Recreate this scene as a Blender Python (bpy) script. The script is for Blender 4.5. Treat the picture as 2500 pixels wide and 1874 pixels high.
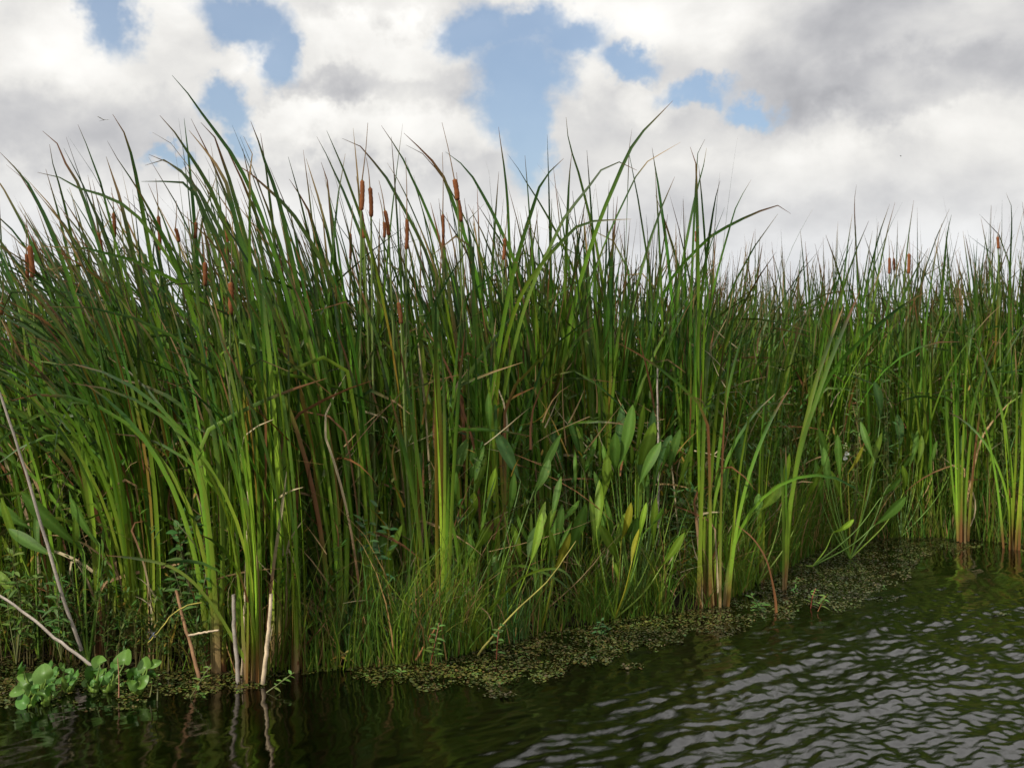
import bpy, math
import numpy as np

for o in list(bpy.data.objects):
    bpy.data.objects.remove(o)
sc = bpy.context.scene
COL = sc.collection
PI = math.pi
rng = np.random.default_rng(7)
U = lambda a, b: float(rng.uniform(a, b))
N = lambda m, s: float(rng.normal(m, s))

# ------------------------------------------------------------------ camera
CAMH, F, HZ = 1.7, 3000.0, 900.0           # eye height, focal length and horizon row in photo pixels
cd = bpy.data.cameras.new('camera')
cam = bpy.data.objects.new('camera', cd); COL.objects.link(cam)
cam.location = (0, 0, CAMH); cam.rotation_euler = (PI / 2, 0, 0)
cd.sensor_width = 36; cd.lens = F / 2500 * 36
cd.shift_y = -(937 - HZ) / 2500
cd.clip_start = .05; cd.clip_end = 8000
cd.dof.use_dof = True; cd.dof.focus_distance = 7.9; cd.dof.aperture_fstop = 5.0
sc.camera = cam

# ------------------------------------------------------------------ sun
SUN_AZ, SUN_EL = math.radians(-132), math.radians(42)   # behind the viewer, to the left (azimuth from +Y towards +X)
sd = bpy.data.lights.new('sun', 'SUN'); so = bpy.data.objects.new('sun', sd); COL.objects.link(so)
sd.energy = 5.0; sd.angle = math.radians(2); sd.color = (1, .93, .80)
from mathutils import Vector
sv = Vector((math.sin(SUN_AZ) * math.cos(SUN_EL), math.cos(SUN_AZ) * math.cos(SUN_EL), math.sin(SUN_EL)))
so.rotation_euler = sv.to_track_quat('Z', 'Y').to_euler(); so.location = sv * 30

# ------------------------------------------------------------------ sky: clear air plus broken cloud
w = bpy.data.worlds.new('World'); sc.world = w; w.use_nodes = True
def azel(px, py):
    u, v = (px - 1250) / F, (HZ - py) / F
    return math.atan(u), math.atan(v * math.cos(math.atan(u)))
# blue gaps, grey bases and bright heads of the cloud deck: centre and radii where they stand in the sky
SKYBASE = .70
GAPS = [(290,40,75,130),(600,45,150,80),(680,120,75,95),(545,240,80,60),(585,315,45,65),
        (1180,75,120,95),(1270,190,125,165),(1295,330,80,140),(1400,90,130,80),(1290,60,150,70),
        (1530,150,110,55),(1690,222,120,48),(1810,265,75,45),(1275,270,90,120),(430,385,90,24)]
GREY = [(180,330,420,105,.17),(960,212,300,62,.12),(1000,10,340,60,.17),(2150,110,680,230,.15),(2250,205,480,85,.13),(2060,278,330,45,.10),
        (740,205,230,48,.16),(870,425,260,70,.12)]
LIT = [(90,60,260,160,.10),(985,95,240,130,.13),(960,290,330,105,.24),(720,270,170,120,.16),(1425,180,90,100,.13),(1585,255,90,80,.15),
       (130,440,230,90,.09),(1960,430,400,90,.10),(630,145,80,60,.10),(1750,50,300,90,.08)]
nt = w.node_tree; nt.nodes.clear()

class NG:
    def __init__(s, tree): s.t = tree
    def n(s, typ, **kw):
        x = s.t.nodes.new(typ)
        for k, v in kw.items(): setattr(x, k, v)
        return x
    def put(s, sock, v):
        if hasattr(v, 'links'): s.t.links.new(v, sock)
        elif v is not None: sock.default_value = v
    def math(s, op, a, b=None, c=None, clamp=False):
        x = s.n('ShaderNodeMath', operation=op, use_clamp=clamp)
        s.put(x.inputs[0], a); s.put(x.inputs[1], b); s.put(x.inputs[2], c)
        return x.outputs[0]
    def vec(s, op, a, b=None, scale=None):
        x = s.n('ShaderNodeVectorMath', operation=op)
        s.put(x.inputs[0], a); s.put(x.inputs[1], b)
        if scale is not None: s.put(x.inputs['Scale'], scale)
        return x.outputs['Value'] if op in ('LENGTH', 'DOT_PRODUCT') else x.outputs[0]
    def noise(s, v, scale, detail=6, rough=.55, dist=0.0, out='Fac'):
        x = s.n('ShaderNodeTexNoise'); s.put(x.inputs['Vector'], v)
        x.inputs['Scale'].default_value = scale; x.inputs['Detail'].default_value = detail
        x.inputs['Roughness'].default_value = rough; x.inputs['Distortion'].default_value = dist
        return x.outputs[out]
    def smooth(s, v, a, b, lo=0., hi=1.):
        x = s.n('ShaderNodeMapRange', interpolation_type='SMOOTHSTEP')
        s.put(x.inputs['Value'], v); x.inputs['From Min'].default_value = a; x.inputs['From Max'].default_value = b
        x.inputs['To Min'].default_value = lo; x.inputs['To Max'].default_value = hi
        return x.outputs['Result']
    def mix(s, fac, a, b, blend='MIX'):
        x = s.n('ShaderNodeMix', data_type='RGBA', blend_type=blend)
        s.put(x.inputs['Factor'], fac)
        for sock, v in ((x.inputs['A'], a), (x.inputs['B'], b)):
            if isinstance(v, tuple): sock.default_value = (*v[:3], 1)
            else: s.put(sock, v)
        return x.outputs['Result']

def spot(g, p, px, py, rx, ry):
    a, e = azel(px, py)
    return g.vec('LENGTH', g.vec('MULTIPLY', g.vec('SUBTRACT', p, (a, e, 0)), (F / rx, F / ry, 0)))
g = NG(nt)
out = g.n('ShaderNodeOutputWorld')
tc = g.n('ShaderNodeTexCoord').outputs['Generated']
sp = g.n('ShaderNodeSeparateXYZ'); g.put(sp.inputs[0], tc)
cb = g.n('ShaderNodeCombineXYZ')
g.put(cb.inputs[0], g.math('ARCTAN2', sp.outputs[0], sp.outputs[1])); g.put(cb.inputs[1], g.math('ARCSINE', sp.outputs[2]))
warp = g.vec('SCALE', g.vec('SUBTRACT', g.noise(tc, 15, 5, .64, out='Color'), (.5, .5, .5)), scale=.085)
p = g.vec('ADD', cb.outputs[0], warp)
h = None
for b in GAPS:
    v = spot(g, p, *b)
    h = v if h is None else g.math('SMOOTH_MIN', h, v, .25)
h = g.math('SUBTRACT', 1.0, g.math('MINIMUM', h, 1.5))            # 1 in the heart of a gap, -0.5 well outside
st = g.vec('MULTIPLY', tc, (1, 1, 1.45))
fb = g.noise(st, 6.5, 7, .56, .15)
fb1 = g.noise(g.vec('ADD', st, (-.016, -.010, .044)), 6.5, 3, .56, .15)   # the same billows a little nearer the sun: lit heads, grey feet
big = g.noise(st, 2.6, 2, .5)
D = g.math('ADD', g.math('MULTIPLY_ADD', fb, .95, -.225), g.math('MULTIPLY', big, .34))
D = g.math('SUBTRACT', D, g.math('MULTIPLY', h, .80))
cover = g.smooth(D, -.06, .46, .12, 1.)
val = g.math('ADD', SKYBASE, g.math('MULTIPLY', g.math('SUBTRACT', fb, fb1), .72))
val = g.math('ADD', val, g.math('MULTIPLY_ADD', big, .22, -.11))
val = g.math('ADD', val, g.math('MULTIPLY_ADD', fb, .26, -.13))
val = g.math('ADD', val, g.smooth(sp.outputs[2], .02, .17, .33, 0.))
for lst, sg in ((GREY, -1), (LIT, 1)):
    for (px, py, rx, ry, k) in lst:
        v = g.math('SUBTRACT', 1.0, spot(g, p, px, py, rx, ry), clamp=True)
        val = g.math('MULTIPLY_ADD', g.math('SMOOTH_MIN', v, .6, .3), sg * k * 1.6, val)
val = g.math('SMOOTH_MIN', g.math('SMOOTH_MAX', val, .34, .2), .95, .2)
val = g.math('MULTIPLY', val, g.math('MULTIPLY_ADD', g.math('MAXIMUM', sp.outputs[2], 0.), 1.49, .746))      # cloud decks brighten towards the zenith
tint = g.mix(g.smooth(val, .35, .85), (.965, .975, 1.03), g.mix(g.smooth(sp.outputs[2], .03, .18), (.955, .985, 1.03), (1.0, .985, .95)))
sky = g.n('ShaderNodeTexSky', sky_type='NISHITA'); sky.sun_disc = False
sky.sun_elevation = SUN_EL; sky.sun_rotation = SUN_AZ; sky.air_density = 1.0; sky.dust_density = 2.2; sky.ozone_density = 1.4
b1 = g.n('ShaderNodeBackground'); g.put(b1.inputs[0], sky.outputs[0]); b1.inputs[1].default_value = .14
b2 = g.n('ShaderNodeBackground'); g.put(b2.inputs[0], tint); g.put(b2.inputs[1], val)
mx = g.n('ShaderNodeMixShader'); g.put(mx.inputs[0], cover)
nt.links.new(b1.outputs[0], mx.inputs[1]); nt.links.new(b2.outputs[0], mx.inputs[2]); nt.links.new(mx.outputs[0], out.inputs[0])
w.cycles.sampling_method = 'NONE'

sc.view_settings.view_transform = 'Standard'; sc.view_settings.look = 'None'
sc.view_settings.exposure = 0.1; sc.view_settings.gamma = 1.0
sc.render.engine = 'CYCLES'
cy = sc.cycles
cy.use_denoising = True; cy.max_bounces = 7; cy.diffuse_bounces = 2; cy.glossy_bounces = 3; cy.transmission_bounces = 3
cy.caustics_reflective = False; cy.caustics_refractive = False
cy.sample_clamp_indirect = 6.0

# ------------------------------------------------------------------ helpers
def at(px, py, Y):
    return np.array(((px - 1250) / F * Y, Y, CAMH - (py - HZ) / F * Y))
def depth_of(py, z=0.0):
    return (CAMH - z) * F / (py - HZ)
def lin(c):
    return np.array([(x / 12.92 if x <= .04045 else ((x + .055) / 1.055) ** 2.4) for x in c])
def smooth01(a, b, x):
    t = np.clip((x - a) / (b - a), 0, 1); return t * t * (3 - 2 * t)

SHORE = np.array([(-40, 8.6), (-12, 7.9), (-6, 7.35), (-2.99, 7.15), (-2.34, 7.03), (-1.41, 6.78), (-1.19, 6.9), (-.83, 7.05), (-.43, 7.18), (.13, 7.85), (.70, 8.36),
                  (1.44, 8.75), (2.2, 10.2), (2.9, 11.6), (3.72, 12.4), (4.5, 12.3), (4.9, 11.9), (6.0, 11.4), (9, 11.2), (14, 13), (60, 30)])
def shore(X):
    return np.interp(X, SHORE[:, 0], SHORE[:, 1])

def tag(o, label, cat=None, group=None, kind=None):
    o['label'] = label
    if cat: o['category'] = cat
    if group: o['group'] = group
    if kind: o['kind'] = kind
    return o
def thing(name, loc, label, cat, group=None):
    o = bpy.data.objects.new(name, None); COL.objects.link(o)
    o.empty_display_size = .1; o.location = [float(x) for x in loc]
    return tag(o, label, cat, group)

def mesh_obj(name, V, Q, C, mat, parent=None, origin=None, smooth=True):
    me = bpy.data.meshes.new(name)
    V = np.asarray(V, dtype=np.float32)
    if origin is not None: V = V - np.asarray(origin, dtype=np.float32)
    Q = np.asarray(Q, dtype=np.int32)
    me.vertices.add(len(V)); me.vertices.foreach_set('co', V.ravel())
    me.loops.add(Q.size); me.loops.foreach_set('vertex_index', Q.ravel())
    me.polygons.add(len(Q)); me.polygons.foreach_set('loop_start', np.arange(0, Q.size, Q.shape[1], dtype=np.int32))
    if smooth: me.polygons.foreach_set('use_smooth', np.ones(len(Q), dtype=bool))
    me.update(calc_edges=True)
    if C is not None:
        a = me.color_attributes.new('Col', 'FLOAT_COLOR', 'POINT')
        C = np.asarray(C, dtype=np.float32)
        a.data.foreach_set('color', np.concatenate([C, np.ones((len(C), 1), np.float32)], 1).ravel())
    me.materials.append(mat)
    o = bpy.data.objects.new(name, me); COL.objects.link(o)
    if parent is not None: o.parent = parent
    elif origin is not None: o.location = [float(x) for x in origin]
    return o

class Geo:
    def __init__(s): s.V, s.Q, s.C, s.n = [], [], [], 0
    def raw(s, V, Q, C):
        s.V.append(V); s.Q.append(Q + s.n); s.C.append(C); s.n += len(V)
    def ribbon(s, P, W, face, cols, fold=.16, ncol=3, edge=None, vein=None, cup=None):
        """a leaf along P with half widths W; face: the way its flat side looks at each point; cols (n,3)"""
        n = len(P)
        T = np.gradient(P, axis=0); T /= np.linalg.norm(T, axis=1, keepdims=True) + 1e-9
        S = np.cross(T, face); S /= np.linalg.norm(S, axis=1, keepdims=True) + 1e-9
        Nn = np.cross(S, T)
        js = np.linspace(-1, 1, ncol)
        V = np.empty((n, ncol, 3)); C = np.empty((n, ncol, 3))
        for k, j in enumerate(js):
            V[:, k] = P + S * (W * j)[:, None] + Nn * (W * fold * (abs(j) - .5))[:, None]
            C[:, k] = cols
        if vein is not None and ncol >= 3: C[:, ncol // 2] = C[:, ncol // 2] * (1 - vein[1]) + np.asarray(vein[0]) * vein[1]
        idx = np.arange(n * ncol).reshape(n, ncol)
        Q = np.stack([idx[:-1, :-1], idx[:-1, 1:], idx[1:, 1:], idx[1:, :-1]], -1).reshape(-1, 4)
        s.raw(V.reshape(-1, 3), Q, C.reshape(-1, 3))
    def tube(s, P, R, cols, ns=6):
        P = np.asarray(P, float); n = len(P); R = np.broadcast_to(R, (n,)).astype(float)
        T = np.gradient(P, axis=0); T /= np.linalg.norm(T, axis=1, keepdims=True) + 1e-9
        ref = np.where(np.abs(T[:, 2:3]) < .9, np.array([[0, 0, 1.]]), np.array([[1., 0, 0]]))
        ref = ref[len(ref) // 2][None].repeat(n, 0)
        A = np.cross(T, ref); A /= np.linalg.norm(A, axis=1, keepdims=True) + 1e-9
        B = np.cross(T, A)
        ph = np.arange(ns) / ns * 2 * PI
        V = P[:, None] + R[:, None, None] * (A[:, None] * np.cos(ph)[None, :, None] + B[:, None] * np.sin(ph)[None, :, None])
        idx = np.arange(n * ns).reshape(n, ns); nx = np.roll(idx, -1, 1)
        Q = np.stack([idx[:-1], nx[:-1], nx[1:], idx[1:]], -1).reshape(-1, 4)
        cols = np.broadcast_to(np.asarray(cols, float).reshape(-1, 3) if np.ndim(cols) > 1 else np.asarray(cols, float)[None], (n, 3))
        s.raw(V.reshape(-1, 3), Q, np.repeat(cols, ns, 0))
    def build(s, name, mat, parent=None, origin=None):
        return mesh_obj(name, np.concatenate(s.V), np.concatenate(s.Q), np.concatenate(s.C), mat, parent, origin)

def resample(P, n):
    """Catmull-Rom through control points, n samples evenly spread by length"""
    P = np.asarray(P, float)
    E = np.vstack([2 * P[0] - P[1], P, 2 * P[-1] - P[-2]])
    o = []
    for i in range(len(P) - 1):
        a, b, c, e = E[i:i + 4]
        for t in np.linspace(0, 1, 12, endpoint=False):
            o.append(.5 * ((2 * b) + (c - a) * t + (2 * a - 5 * b + 4 * c - e) * t * t + (3 * b - a - 3 * c + e) * t ** 3))
    o.append(P[-1]); o = np.array(o)
    L = np.concatenate([[0], np.cumsum(np.linalg.norm(np.diff(o, axis=0), axis=1))])
    q = np.linspace(0, L[-1], n)
    return np.stack([np.interp(q, L, o[:, k]) for k in range(P.shape[1])], 1)

# ------------------------------------------------------------------ materials
def leaf_mat(name, rough=.42, trans=.3, spec=.35, spots=.0, spot_col=(.2, .12, .03), var=.25, bump=0.0, fine=60.0):
    m = bpy.data.materials.new(name); m.use_nodes = True
    t = m.node_tree; t.nodes.clear(); g = NG(t)
    at_ = g.n('ShaderNodeAttribute', attribute_name='Col')
    pos = g.n('ShaderNodeNewGeometry').outputs['Position']
    oi = g.n('ShaderNodeObjectInfo').outputs['Random']
    nz = g.noise(pos, 9, 3, .6)
    k = g.math('MULTIPLY', g.math('ADD', 1 - var * .5, g.math('MULTIPLY', nz, var)), .80)
    k = g.math('MULTIPLY', k, g.math('MULTIPLY_ADD', oi, .3, .85))
    k = g.math('MULTIPLY', k, g.math('MULTIPLY_ADD', g.noise(g.vec('MULTIPLY', pos, (1, 1, .12)), fine * 4, 2, .6), .5, .75))
    col = g.vec('SCALE', at_.outputs['Color'], scale=k)
    if spots:
        col = g.mix(g.math('MULTIPLY', g.smooth(g.noise(pos, fine, 3, .6), .60, .72), spots), col, spot_col)
    bs = g.n('ShaderNodeBsdfPrincipled'); g.put(bs.inputs['Base Color'], col)
    bs.inputs['Roughness'].default_value = rough; bs.inputs['Specular IOR Level'].default_value = spec
    tr = g.n('ShaderNodeBsdfTranslucent')
    g.put(tr.inputs[0], g.mix(1.0, col, (1.15, 1.25, .55), 'MULTIPLY'))
    if bump:
        bn = g.n('ShaderNodeBump'); bn.inputs['Strength'].default_value = bump; bn.inputs['Distance'].default_value = .004
        g.put(bn.inputs['Height'], g.noise(pos, fine * 2, 4, .6)); t.links.new(bn.outputs[0], bs.inputs['Normal'])
    ms = g.n('ShaderNodeMixShader'); ms.inputs[0].default_value = trans
    t.links.new(bs.outputs[0], ms.inputs[1]); t.links.new(tr.outputs[0], ms.inputs[2])
    o = g.n('ShaderNodeOutputMaterial'); t.links.new(ms.outputs[0], o.inputs[0])
    return m
def solid_mat(name, rough=.8, var=.5, scale=40, bump=.5, spec=.2):
    m = bpy.data.materials.new(name); m.use_nodes = True
    t = m.node_tree; g = NG(t); bs = t.nodes['Principled BSDF']
    at_ = g.n('ShaderNodeAttribute', attribute_name='Col')
    pos = g.n('ShaderNodeNewGeometry').outputs['Position']
    nz = g.noise(pos, scale, 4, .65)
    g.put(bs.inputs['Base Color'], g.vec('SCALE', at_.outputs['Color'], scale=g.math('MULTIPLY_ADD', nz, var * 2, 1 - var)))
    bs.inputs['Roughness'].default_value = rough; bs.inputs['Specular IOR Level'].default_value = spec
    bn = g.n('ShaderNodeBump'); bn.inputs['Strength'].default_value = bump; bn.inputs['Distance'].default_value = .003
    g.put(bn.inputs['Height'], g.noise(pos, scale * 4, 3, .6)); t.links.new(bn.outputs[0], bs.inputs['Normal'])
    return m
M_CAT = leaf_mat('cattail_leaf', .48, .20, .2, .6, (.16, .10, .03), .35)
M_DRY = leaf_mat('dry_leaf', .6, .18, .2, .4, (.06, .03, .015), .5)
M_ARROW = leaf_mat('arrowhead_leaf', .5, .28, .14, .5, (.20, .17, .03), .3, .25, 45)
M_HYA = leaf_mat('hyacinth_leaf', .40, .22, .22, .25, (.12, .14, .03), .25, .1, 40)
M_HERB = leaf_mat('herb_leaf', .5, .3, .2, .2, (.2, .15, .03), .4)
M_GRASS = leaf_mat('grass_blade', .55, .3, .15, .2, (.18, .12, .04), .5)
M_DUCK = leaf_mat('duckweed_leaf', .45, .1, .4, .35, (.10, .06, .02), .6, 0, 30)
M_STEM = leaf_mat('green_stem', .45, .05, .35, .3, (.14, .08, .03), .4)
M_SPIKE = solid_mat('cattail_spike_velvet', .95, .35, 90, 1.0, .05)
M_DEAD = solid_mat('weathered_dead_stalk', .85, .5, 30, .8)
M_INSECT = solid_mat('dragonfly_shell', .4, .3, 200, .1, .5)
M_PETAL = leaf_mat('white_petal', .5, .3, .3, 0, (0, 0, 0), .1)

# ------------------------------------------------------------------ water: one rippled sheet reaching the horizon
def make_water():
    m = bpy.data.materials.new('dark_marsh_water'); m.use_nodes = True
    t = m.node_tree; g = NG(t); bs = t.nodes['Principled BSDF']
    pos = g.n('ShaderNodeNewGeometry').outputs['Position']
    g.put(bs.inputs['Base Color'], g.mix(g.noise(pos, 2.2, 4, .6), (.0002, .0002, .0001), (.0014, .0012, .0004)))
    bs.inputs['Roughness'].default_value = .03; bs.inputs['IOR'].default_value = 1.50
    r = g.n('ShaderNodeVectorRotate', rotation_type='Z_AXIS'); g.put(r.inputs['Vector'], pos); r.inputs['Angle'].default_value = .59
    v = g.vec('MULTIPLY', r.outputs[0], (2.2, .7, 1))
    bn = g.n('ShaderNodeBump'); wa = g.n('ShaderNodeAttribute', attribute_name='Col').outputs['Fac']; g.put(bn.inputs['Strength'], g.math('MULTIPLY_ADD', wa, .85, .12)); bn.inputs['Distance'].default_value = .0024
    g.put(bn.inputs['Height'], g.math('ADD', g.noise(v, 15, 4, .6, .5), g.math('MULTIPLY', g.noise(v, 48, 3, .6, .8), .35))); t.links.new(bn.outputs[0], bs.inputs['Normal'])
    x0, x1, y0, y1, s = -3.6, 5.6, 4.8, 12.6, .0145
    xs = np.arange(x0, x1 + s / 2, s); ys = np.arange(y0, y1 + s / 2, s)
    X, Y = np.meshgrid(xs, ys)
    r_ = np.random.default_rng(3)
    Z = np.zeros_like(X); base = math.atan2(-.55, .83)
    for i in range(90):
        lam = .052 * (4.6 ** r_.random()) if i % 9 else r_.uniform(.4, .9); a = base + r_.normal(0, .36) if i % 4 else r_.uniform(-PI, PI)
        k = 2 * PI / lam; sl = .0215 * (lam / .2) ** .1
        if i % 4 == 0: sl *= .5
        wx = X + .05 * np.sin(1.7 * Y + i) + .04 * np.sin(2.3 * X + 1.3 * Y + 2 * i)
        env = .45 + .55 * np.sin(X * r_.uniform(.6, 2) + r_.uniform(0, 6)) * np.sin(Y * r_.uniform(.6, 2) + r_.uniform(0, 6))
        Z += env * sl / k * np.sin(k * (wx * math.cos(a) + Y * math.sin(a)) + r_.uniform(0, 6.28))
    # breeze reaches the open water; the lee of the reeds lies calmer
    wind = smooth01(-.5, 1.5, X - (-.75 + (Y - 5.2) * .62) + .25 * np.sin(1.1 * Y + .8 * X)) * (1 - smooth01(9.0, 10.8, Y))
    amp = .36 + 2.7 * wind
    fade = smooth01(x0, x0 + .4, X) * (1 - smooth01(x1 - .4, x1, X)) * smooth01(y0, y0 + .3, Y) * (1 - smooth01(y1 - .3, y1, Y))
    Z *= amp * fade
    V = np.stack([X, Y, Z], -1).reshape(-1, 3)
    idx = np.arange(X.size).reshape(X.shape)
    Q = np.stack([idx[:-1, :-1], idx[:-1, 1:], idx[1:, 1:], idx[1:, :-1]], -1).reshape(-1, 4)
    B = 4000.0; n = len(V); xe, ye = xs[-1], ys[-1]
    V = np.vstack([V, [(-B, -B, 0), (B, -B, 0), (B, B, 0), (-B, B, 0), (x0, y0, 0), (xe, y0, 0), (xe, ye, 0), (x0, ye, 0)]])
    Q = np.vstack([Q, [(n, n + 1, n + 5, n + 4), (n + 1, n + 2, n + 6, n + 5), (n + 2, n + 3, n + 7, n + 6), (n + 3, n, n + 4, n + 7)]])
    wc = np.repeat(np.concatenate([wind.ravel(), np.full(8, .3)])[:, None], 3, 1)
    o = mesh_obj('water', V, Q, wc, m)
    return tag(o, 'dark rippled marsh water reflecting the reeds and clouds', kind='structure')
make_water()

def make_ground():
    m = bpy.data.materials.new('wet_marsh_mud'); m.use_nodes = True
    t = m.node_tree; g = NG(t); bs = t.nodes['Principled BSDF']
    pos = g.n('ShaderNodeNewGeometry').outputs['Position']
    g.put(bs.inputs['Base Color'], g.mix(g.noise(pos, 6, 5, .65), (.005, .004, .002), (.022, .017, .008)))
    bs.inputs['Roughness'].default_value = .95; bs.inputs['Specular IOR Level'].default_value = .08
    xs = np.concatenate([[-3000, -300, -60, -25], np.arange(-10, 12.01, .1), [20, 40, 80, 400, 3000]])
    offs = [.0, .12, .3, .6, 1.2, 3, 8, 30, 150, 3000]; zs = [-.06, .006, .03, .05, .07, .08, .1, .12, .15, .2]
    r_ = np.random.default_rng(5)
    S = shore(xs) + .06 * np.sin(xs * 9) + .04 * np.sin(xs * 21 + 1)
    V = []
    for o_, z in zip(offs, zs):
        V.append(np.stack([xs, S + o_, z + (r_.normal(0, .012, len(xs)) if .1 < o_ < 4 else 0 * xs)], 1))
    nx = len(xs); idx = np.arange(nx * len(offs)).reshape(len(offs), nx)
    Q = np.stack([idx[:-1, :-1], idx[:-1, 1:], idx[1:, 1:], idx[1:, :-1]], -1).reshape(-1, 4)
    tag(mesh_obj('marsh_ground', np.concatenate(V), Q, None, m), 'dark wet mud bank under the cattails', kind='structure')
make_ground()

# ------------------------------------------------------------------ cattails
GREEN = np.array((.088, .178, .012)); YEL = np.array((.215, .335, .024)); DEEP_BACKLIT = np.array((.020, .054, .009))
TAN = np.array((.36, .24, .11)); RUST = np.array((.20, .088, .034)); GOLD = np.array((.36, .24, .035)); STRAW = np.array((.48, .40, .24))
def leaf_cols(t, pale=1.0, kind='green'):
    up = .32 if pale > 1.1 else 0.0
    t = np.asarray(t)[:, None]
    if kind == 'dry':
        a = [TAN, RUST, STRAW, TAN * .7][int(rng.integers(4))]; b = [RUST, STRAW, TAN][int(rng.integers(3))]
        return a + (b - a) * smooth01(U(0, .4), U(.6, 1), t)
    hue = np.array((U(.75, 1.3), U(.88, 1.15), U(.7, 1.3)))
    g = GREEN * hue; dp = DEEP_BACKLIT * hue
    base = TAN * U(.6, 1) if U(0, 1) < .6 else RUST * U(.7, 1.1)
    yl = YEL * pale * U(.6, 1.1) * np.array((U(.75, 1.15), 1, 1)) + g * (1 - pale)
    c = base + (yl - base) * smooth01(U(.0, .07), U(.10, .19) + up * .25, t)
    c = c + (g - c) * smooth01(U(.10, .2) + up * .5, U(.38, .6) + up, t)
    c = c + (dp - c) * smooth01(.64, .90, t)  # upper blade naturally deeper green, its colour darkened further to imitate backlit tops
    if kind == 'gold':
        c = c + ((GOLD * .7 if U(0, 1) < .5 else RUST) * U(.6, 1) - c) * smooth01(U(.0, .3), U(.3, .5), t) * (1 - smooth01(U(.5, .6), U(.65, .9), t))
    if U(0, 1) < .85:
        tip = RUST * U(.3, .9) if U(0, 1) < .7 else TAN * U(.5, .9); k = U(.82, .985)
        c = c + (tip - c) * smooth01(k, min(1, k + .08), t)
    return c
def blade_w(t, hw, k=.76):
    w_ = hw * (1.12 - .22 * smooth01(.05, .4, t)) * (1 - np.clip((t - k) / (1 - k), 0, 1) ** 1.9)
    return np.maximum(w_, .0010)
def facing(n, a0, twist):
    a = a0 + twist * np.linspace(0, 1, n)
    return np.stack([np.cos(a), np.sin(a), np.full(n, .12)], 1)
def blade_path(root, L, h0, h1, n, fold=None):
    """root + integrated direction; h0, h1: horizontal lean vectors (radians) at foot and tip"""
    t = np.linspace(0, 1, n)
    h = np.asarray(h0)[None] + np.outer(t ** 1.7, np.asarray(h1) - np.asarray(h0))
    if fold is not None:
        h = h + np.outer(smooth01(fold[0], fold[0] + .05, t) * (1 + .45 * np.clip((t - fold[0]) / (1.01 - fold[0]), 0, 1)), fold[1])
    a = np.linalg.norm(h, axis=1) + 1e-6
    dr = np.stack([np.sin(a) * h[:, 0] / a, np.sin(a) * h[:, 1] / a, np.cos(a)], 1)
    P = np.zeros((n, 3)); P[1:] = np.cumsum((dr[1:] + dr[:-1]) * .5 * (L / (n - 1)), 0)
    return P + root

LEANX = np.array([(-3.4, -.62), (-2.2, -.52), (-1.2, -.34), (-.5, -.20), (.2, -.04), (1.0, .05), (2.2, .10), (4, .04), (6, .02)])
def lean_at(X):
    return float(np.interp(X, LEANX[:, 0], LEANX[:, 1]))
def hscale(X, Y):
    return float(np.interp(X, [-3, -1, 0, 1.2, 2.2, 3.2, 4.2, 5], [1.0, .97, 1.0, 1.0, .93, .98, 1.02, 1.08]))

def random_leaves(root, nl, L0, pale=1.0, dry=.12, nseg=12, hw0=.0115, spread=1.0):
    """the fan of leaves of one plant; yields (kind, P, W, face, cols)"""
    fan = U(0, PI); fv = np.array((math.cos(fan), math.sin(fan)))
    wind = np.array((lean_at(root[0]) + N(0, .14), N(0, .14)))
    for i in range(nl):
        s = (i + .5) / nl * 2 - 1
        L = L0 * (1 - .28 * abs(s) ** 1.5) * U(.82, 1.08)
        k = 'green'
        q = U(0, 1)
        if q < dry: k = 'dry'; L *= U(.35, .8)
        elif q < dry + .05: k = 'gold'
        h0 = fv * s * U(.03, .10) * spread
        h1 = fv * s * U(.02, .40) * spread + wind * U(.5, 1.7) + np.array((N(0, .10), N(0, .10)))
        fold = None
        if k == 'dry' and U(0, 1) < .6: fold = (U(.45, .85), np.array((N(0, .3) + np.sign(N(0, 1)) * U(.8, 2.2), N(0, .5))))
        elif U(0, 1) < .15: fold = (U(.6, .9), np.array((np.sign(N(0, 1)) * U(.6, 1.9), N(0, .4))))
        elif U(0, 1) < .22: h1 = h1 * U(1.6, 2.8)
        P = blade_path(root + np.array((fv[0] * s * .03 + N(0, .012 + .02 * (pale > 1.1)), fv[1] * s * .03 + N(0, .012 + .03 * (pale > 1.1)), 0)), L, h0, h1, nseg + 1, fold)
        t = np.linspace(0, 1, nseg + 1)
        hw = hw0 * U(.75, 1.25) * (.75 if k == 'dry' else 1)
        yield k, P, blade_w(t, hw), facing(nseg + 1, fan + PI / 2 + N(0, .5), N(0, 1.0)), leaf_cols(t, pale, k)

def leaf_child(par, root, k, P, W, Fc, C, fold=.22):
    ge = Geo(); ge.ribbon(P, W, Fc, C, fold)
    return ge.build('dry_leaf' if k == 'dry' else 'leaf', M_DRY if k == 'dry' else M_CAT, par, root)

def sheath(par, root, n=1):
    """the clasping leaf bases that make the stout foot of a cattail"""
    for i in range(n):
        ge = Geo(); L = U(.35, .7); t = np.linspace(0, 1, 7)
        P = blade_path(root, L, (N(0, .02), N(0, .02)), (lean_at(root[0]) * .25, N(0, .03)), 7)
        c0 = TAN * U(.6, .9) if U(0, 1) < .6 else RUST * U(.8, 1.1); c1 = YEL * U(.7, 1.0)
        ge.tube(P, .021 - .010 * t, c0 + (c1 - c0) * smooth01(.15, .6, t[:, None]), 7)
        ge.build('sheath', M_CAT, par, root)

def cattail(root, label, group, nl=7, L0=2.55, pale=1.0, dry=.12, foot=True, spread=1.0, extra=None):
    root = np.asarray(root, float)
    o = thing('cattail', root, label, 'cattail', group)
    if foot: sheath(o, root)
    for lf in random_leaves(root, nl, L0, pale, dry, spread=spread): leaf_child(o, root, *lf)
    return o, root

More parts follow.
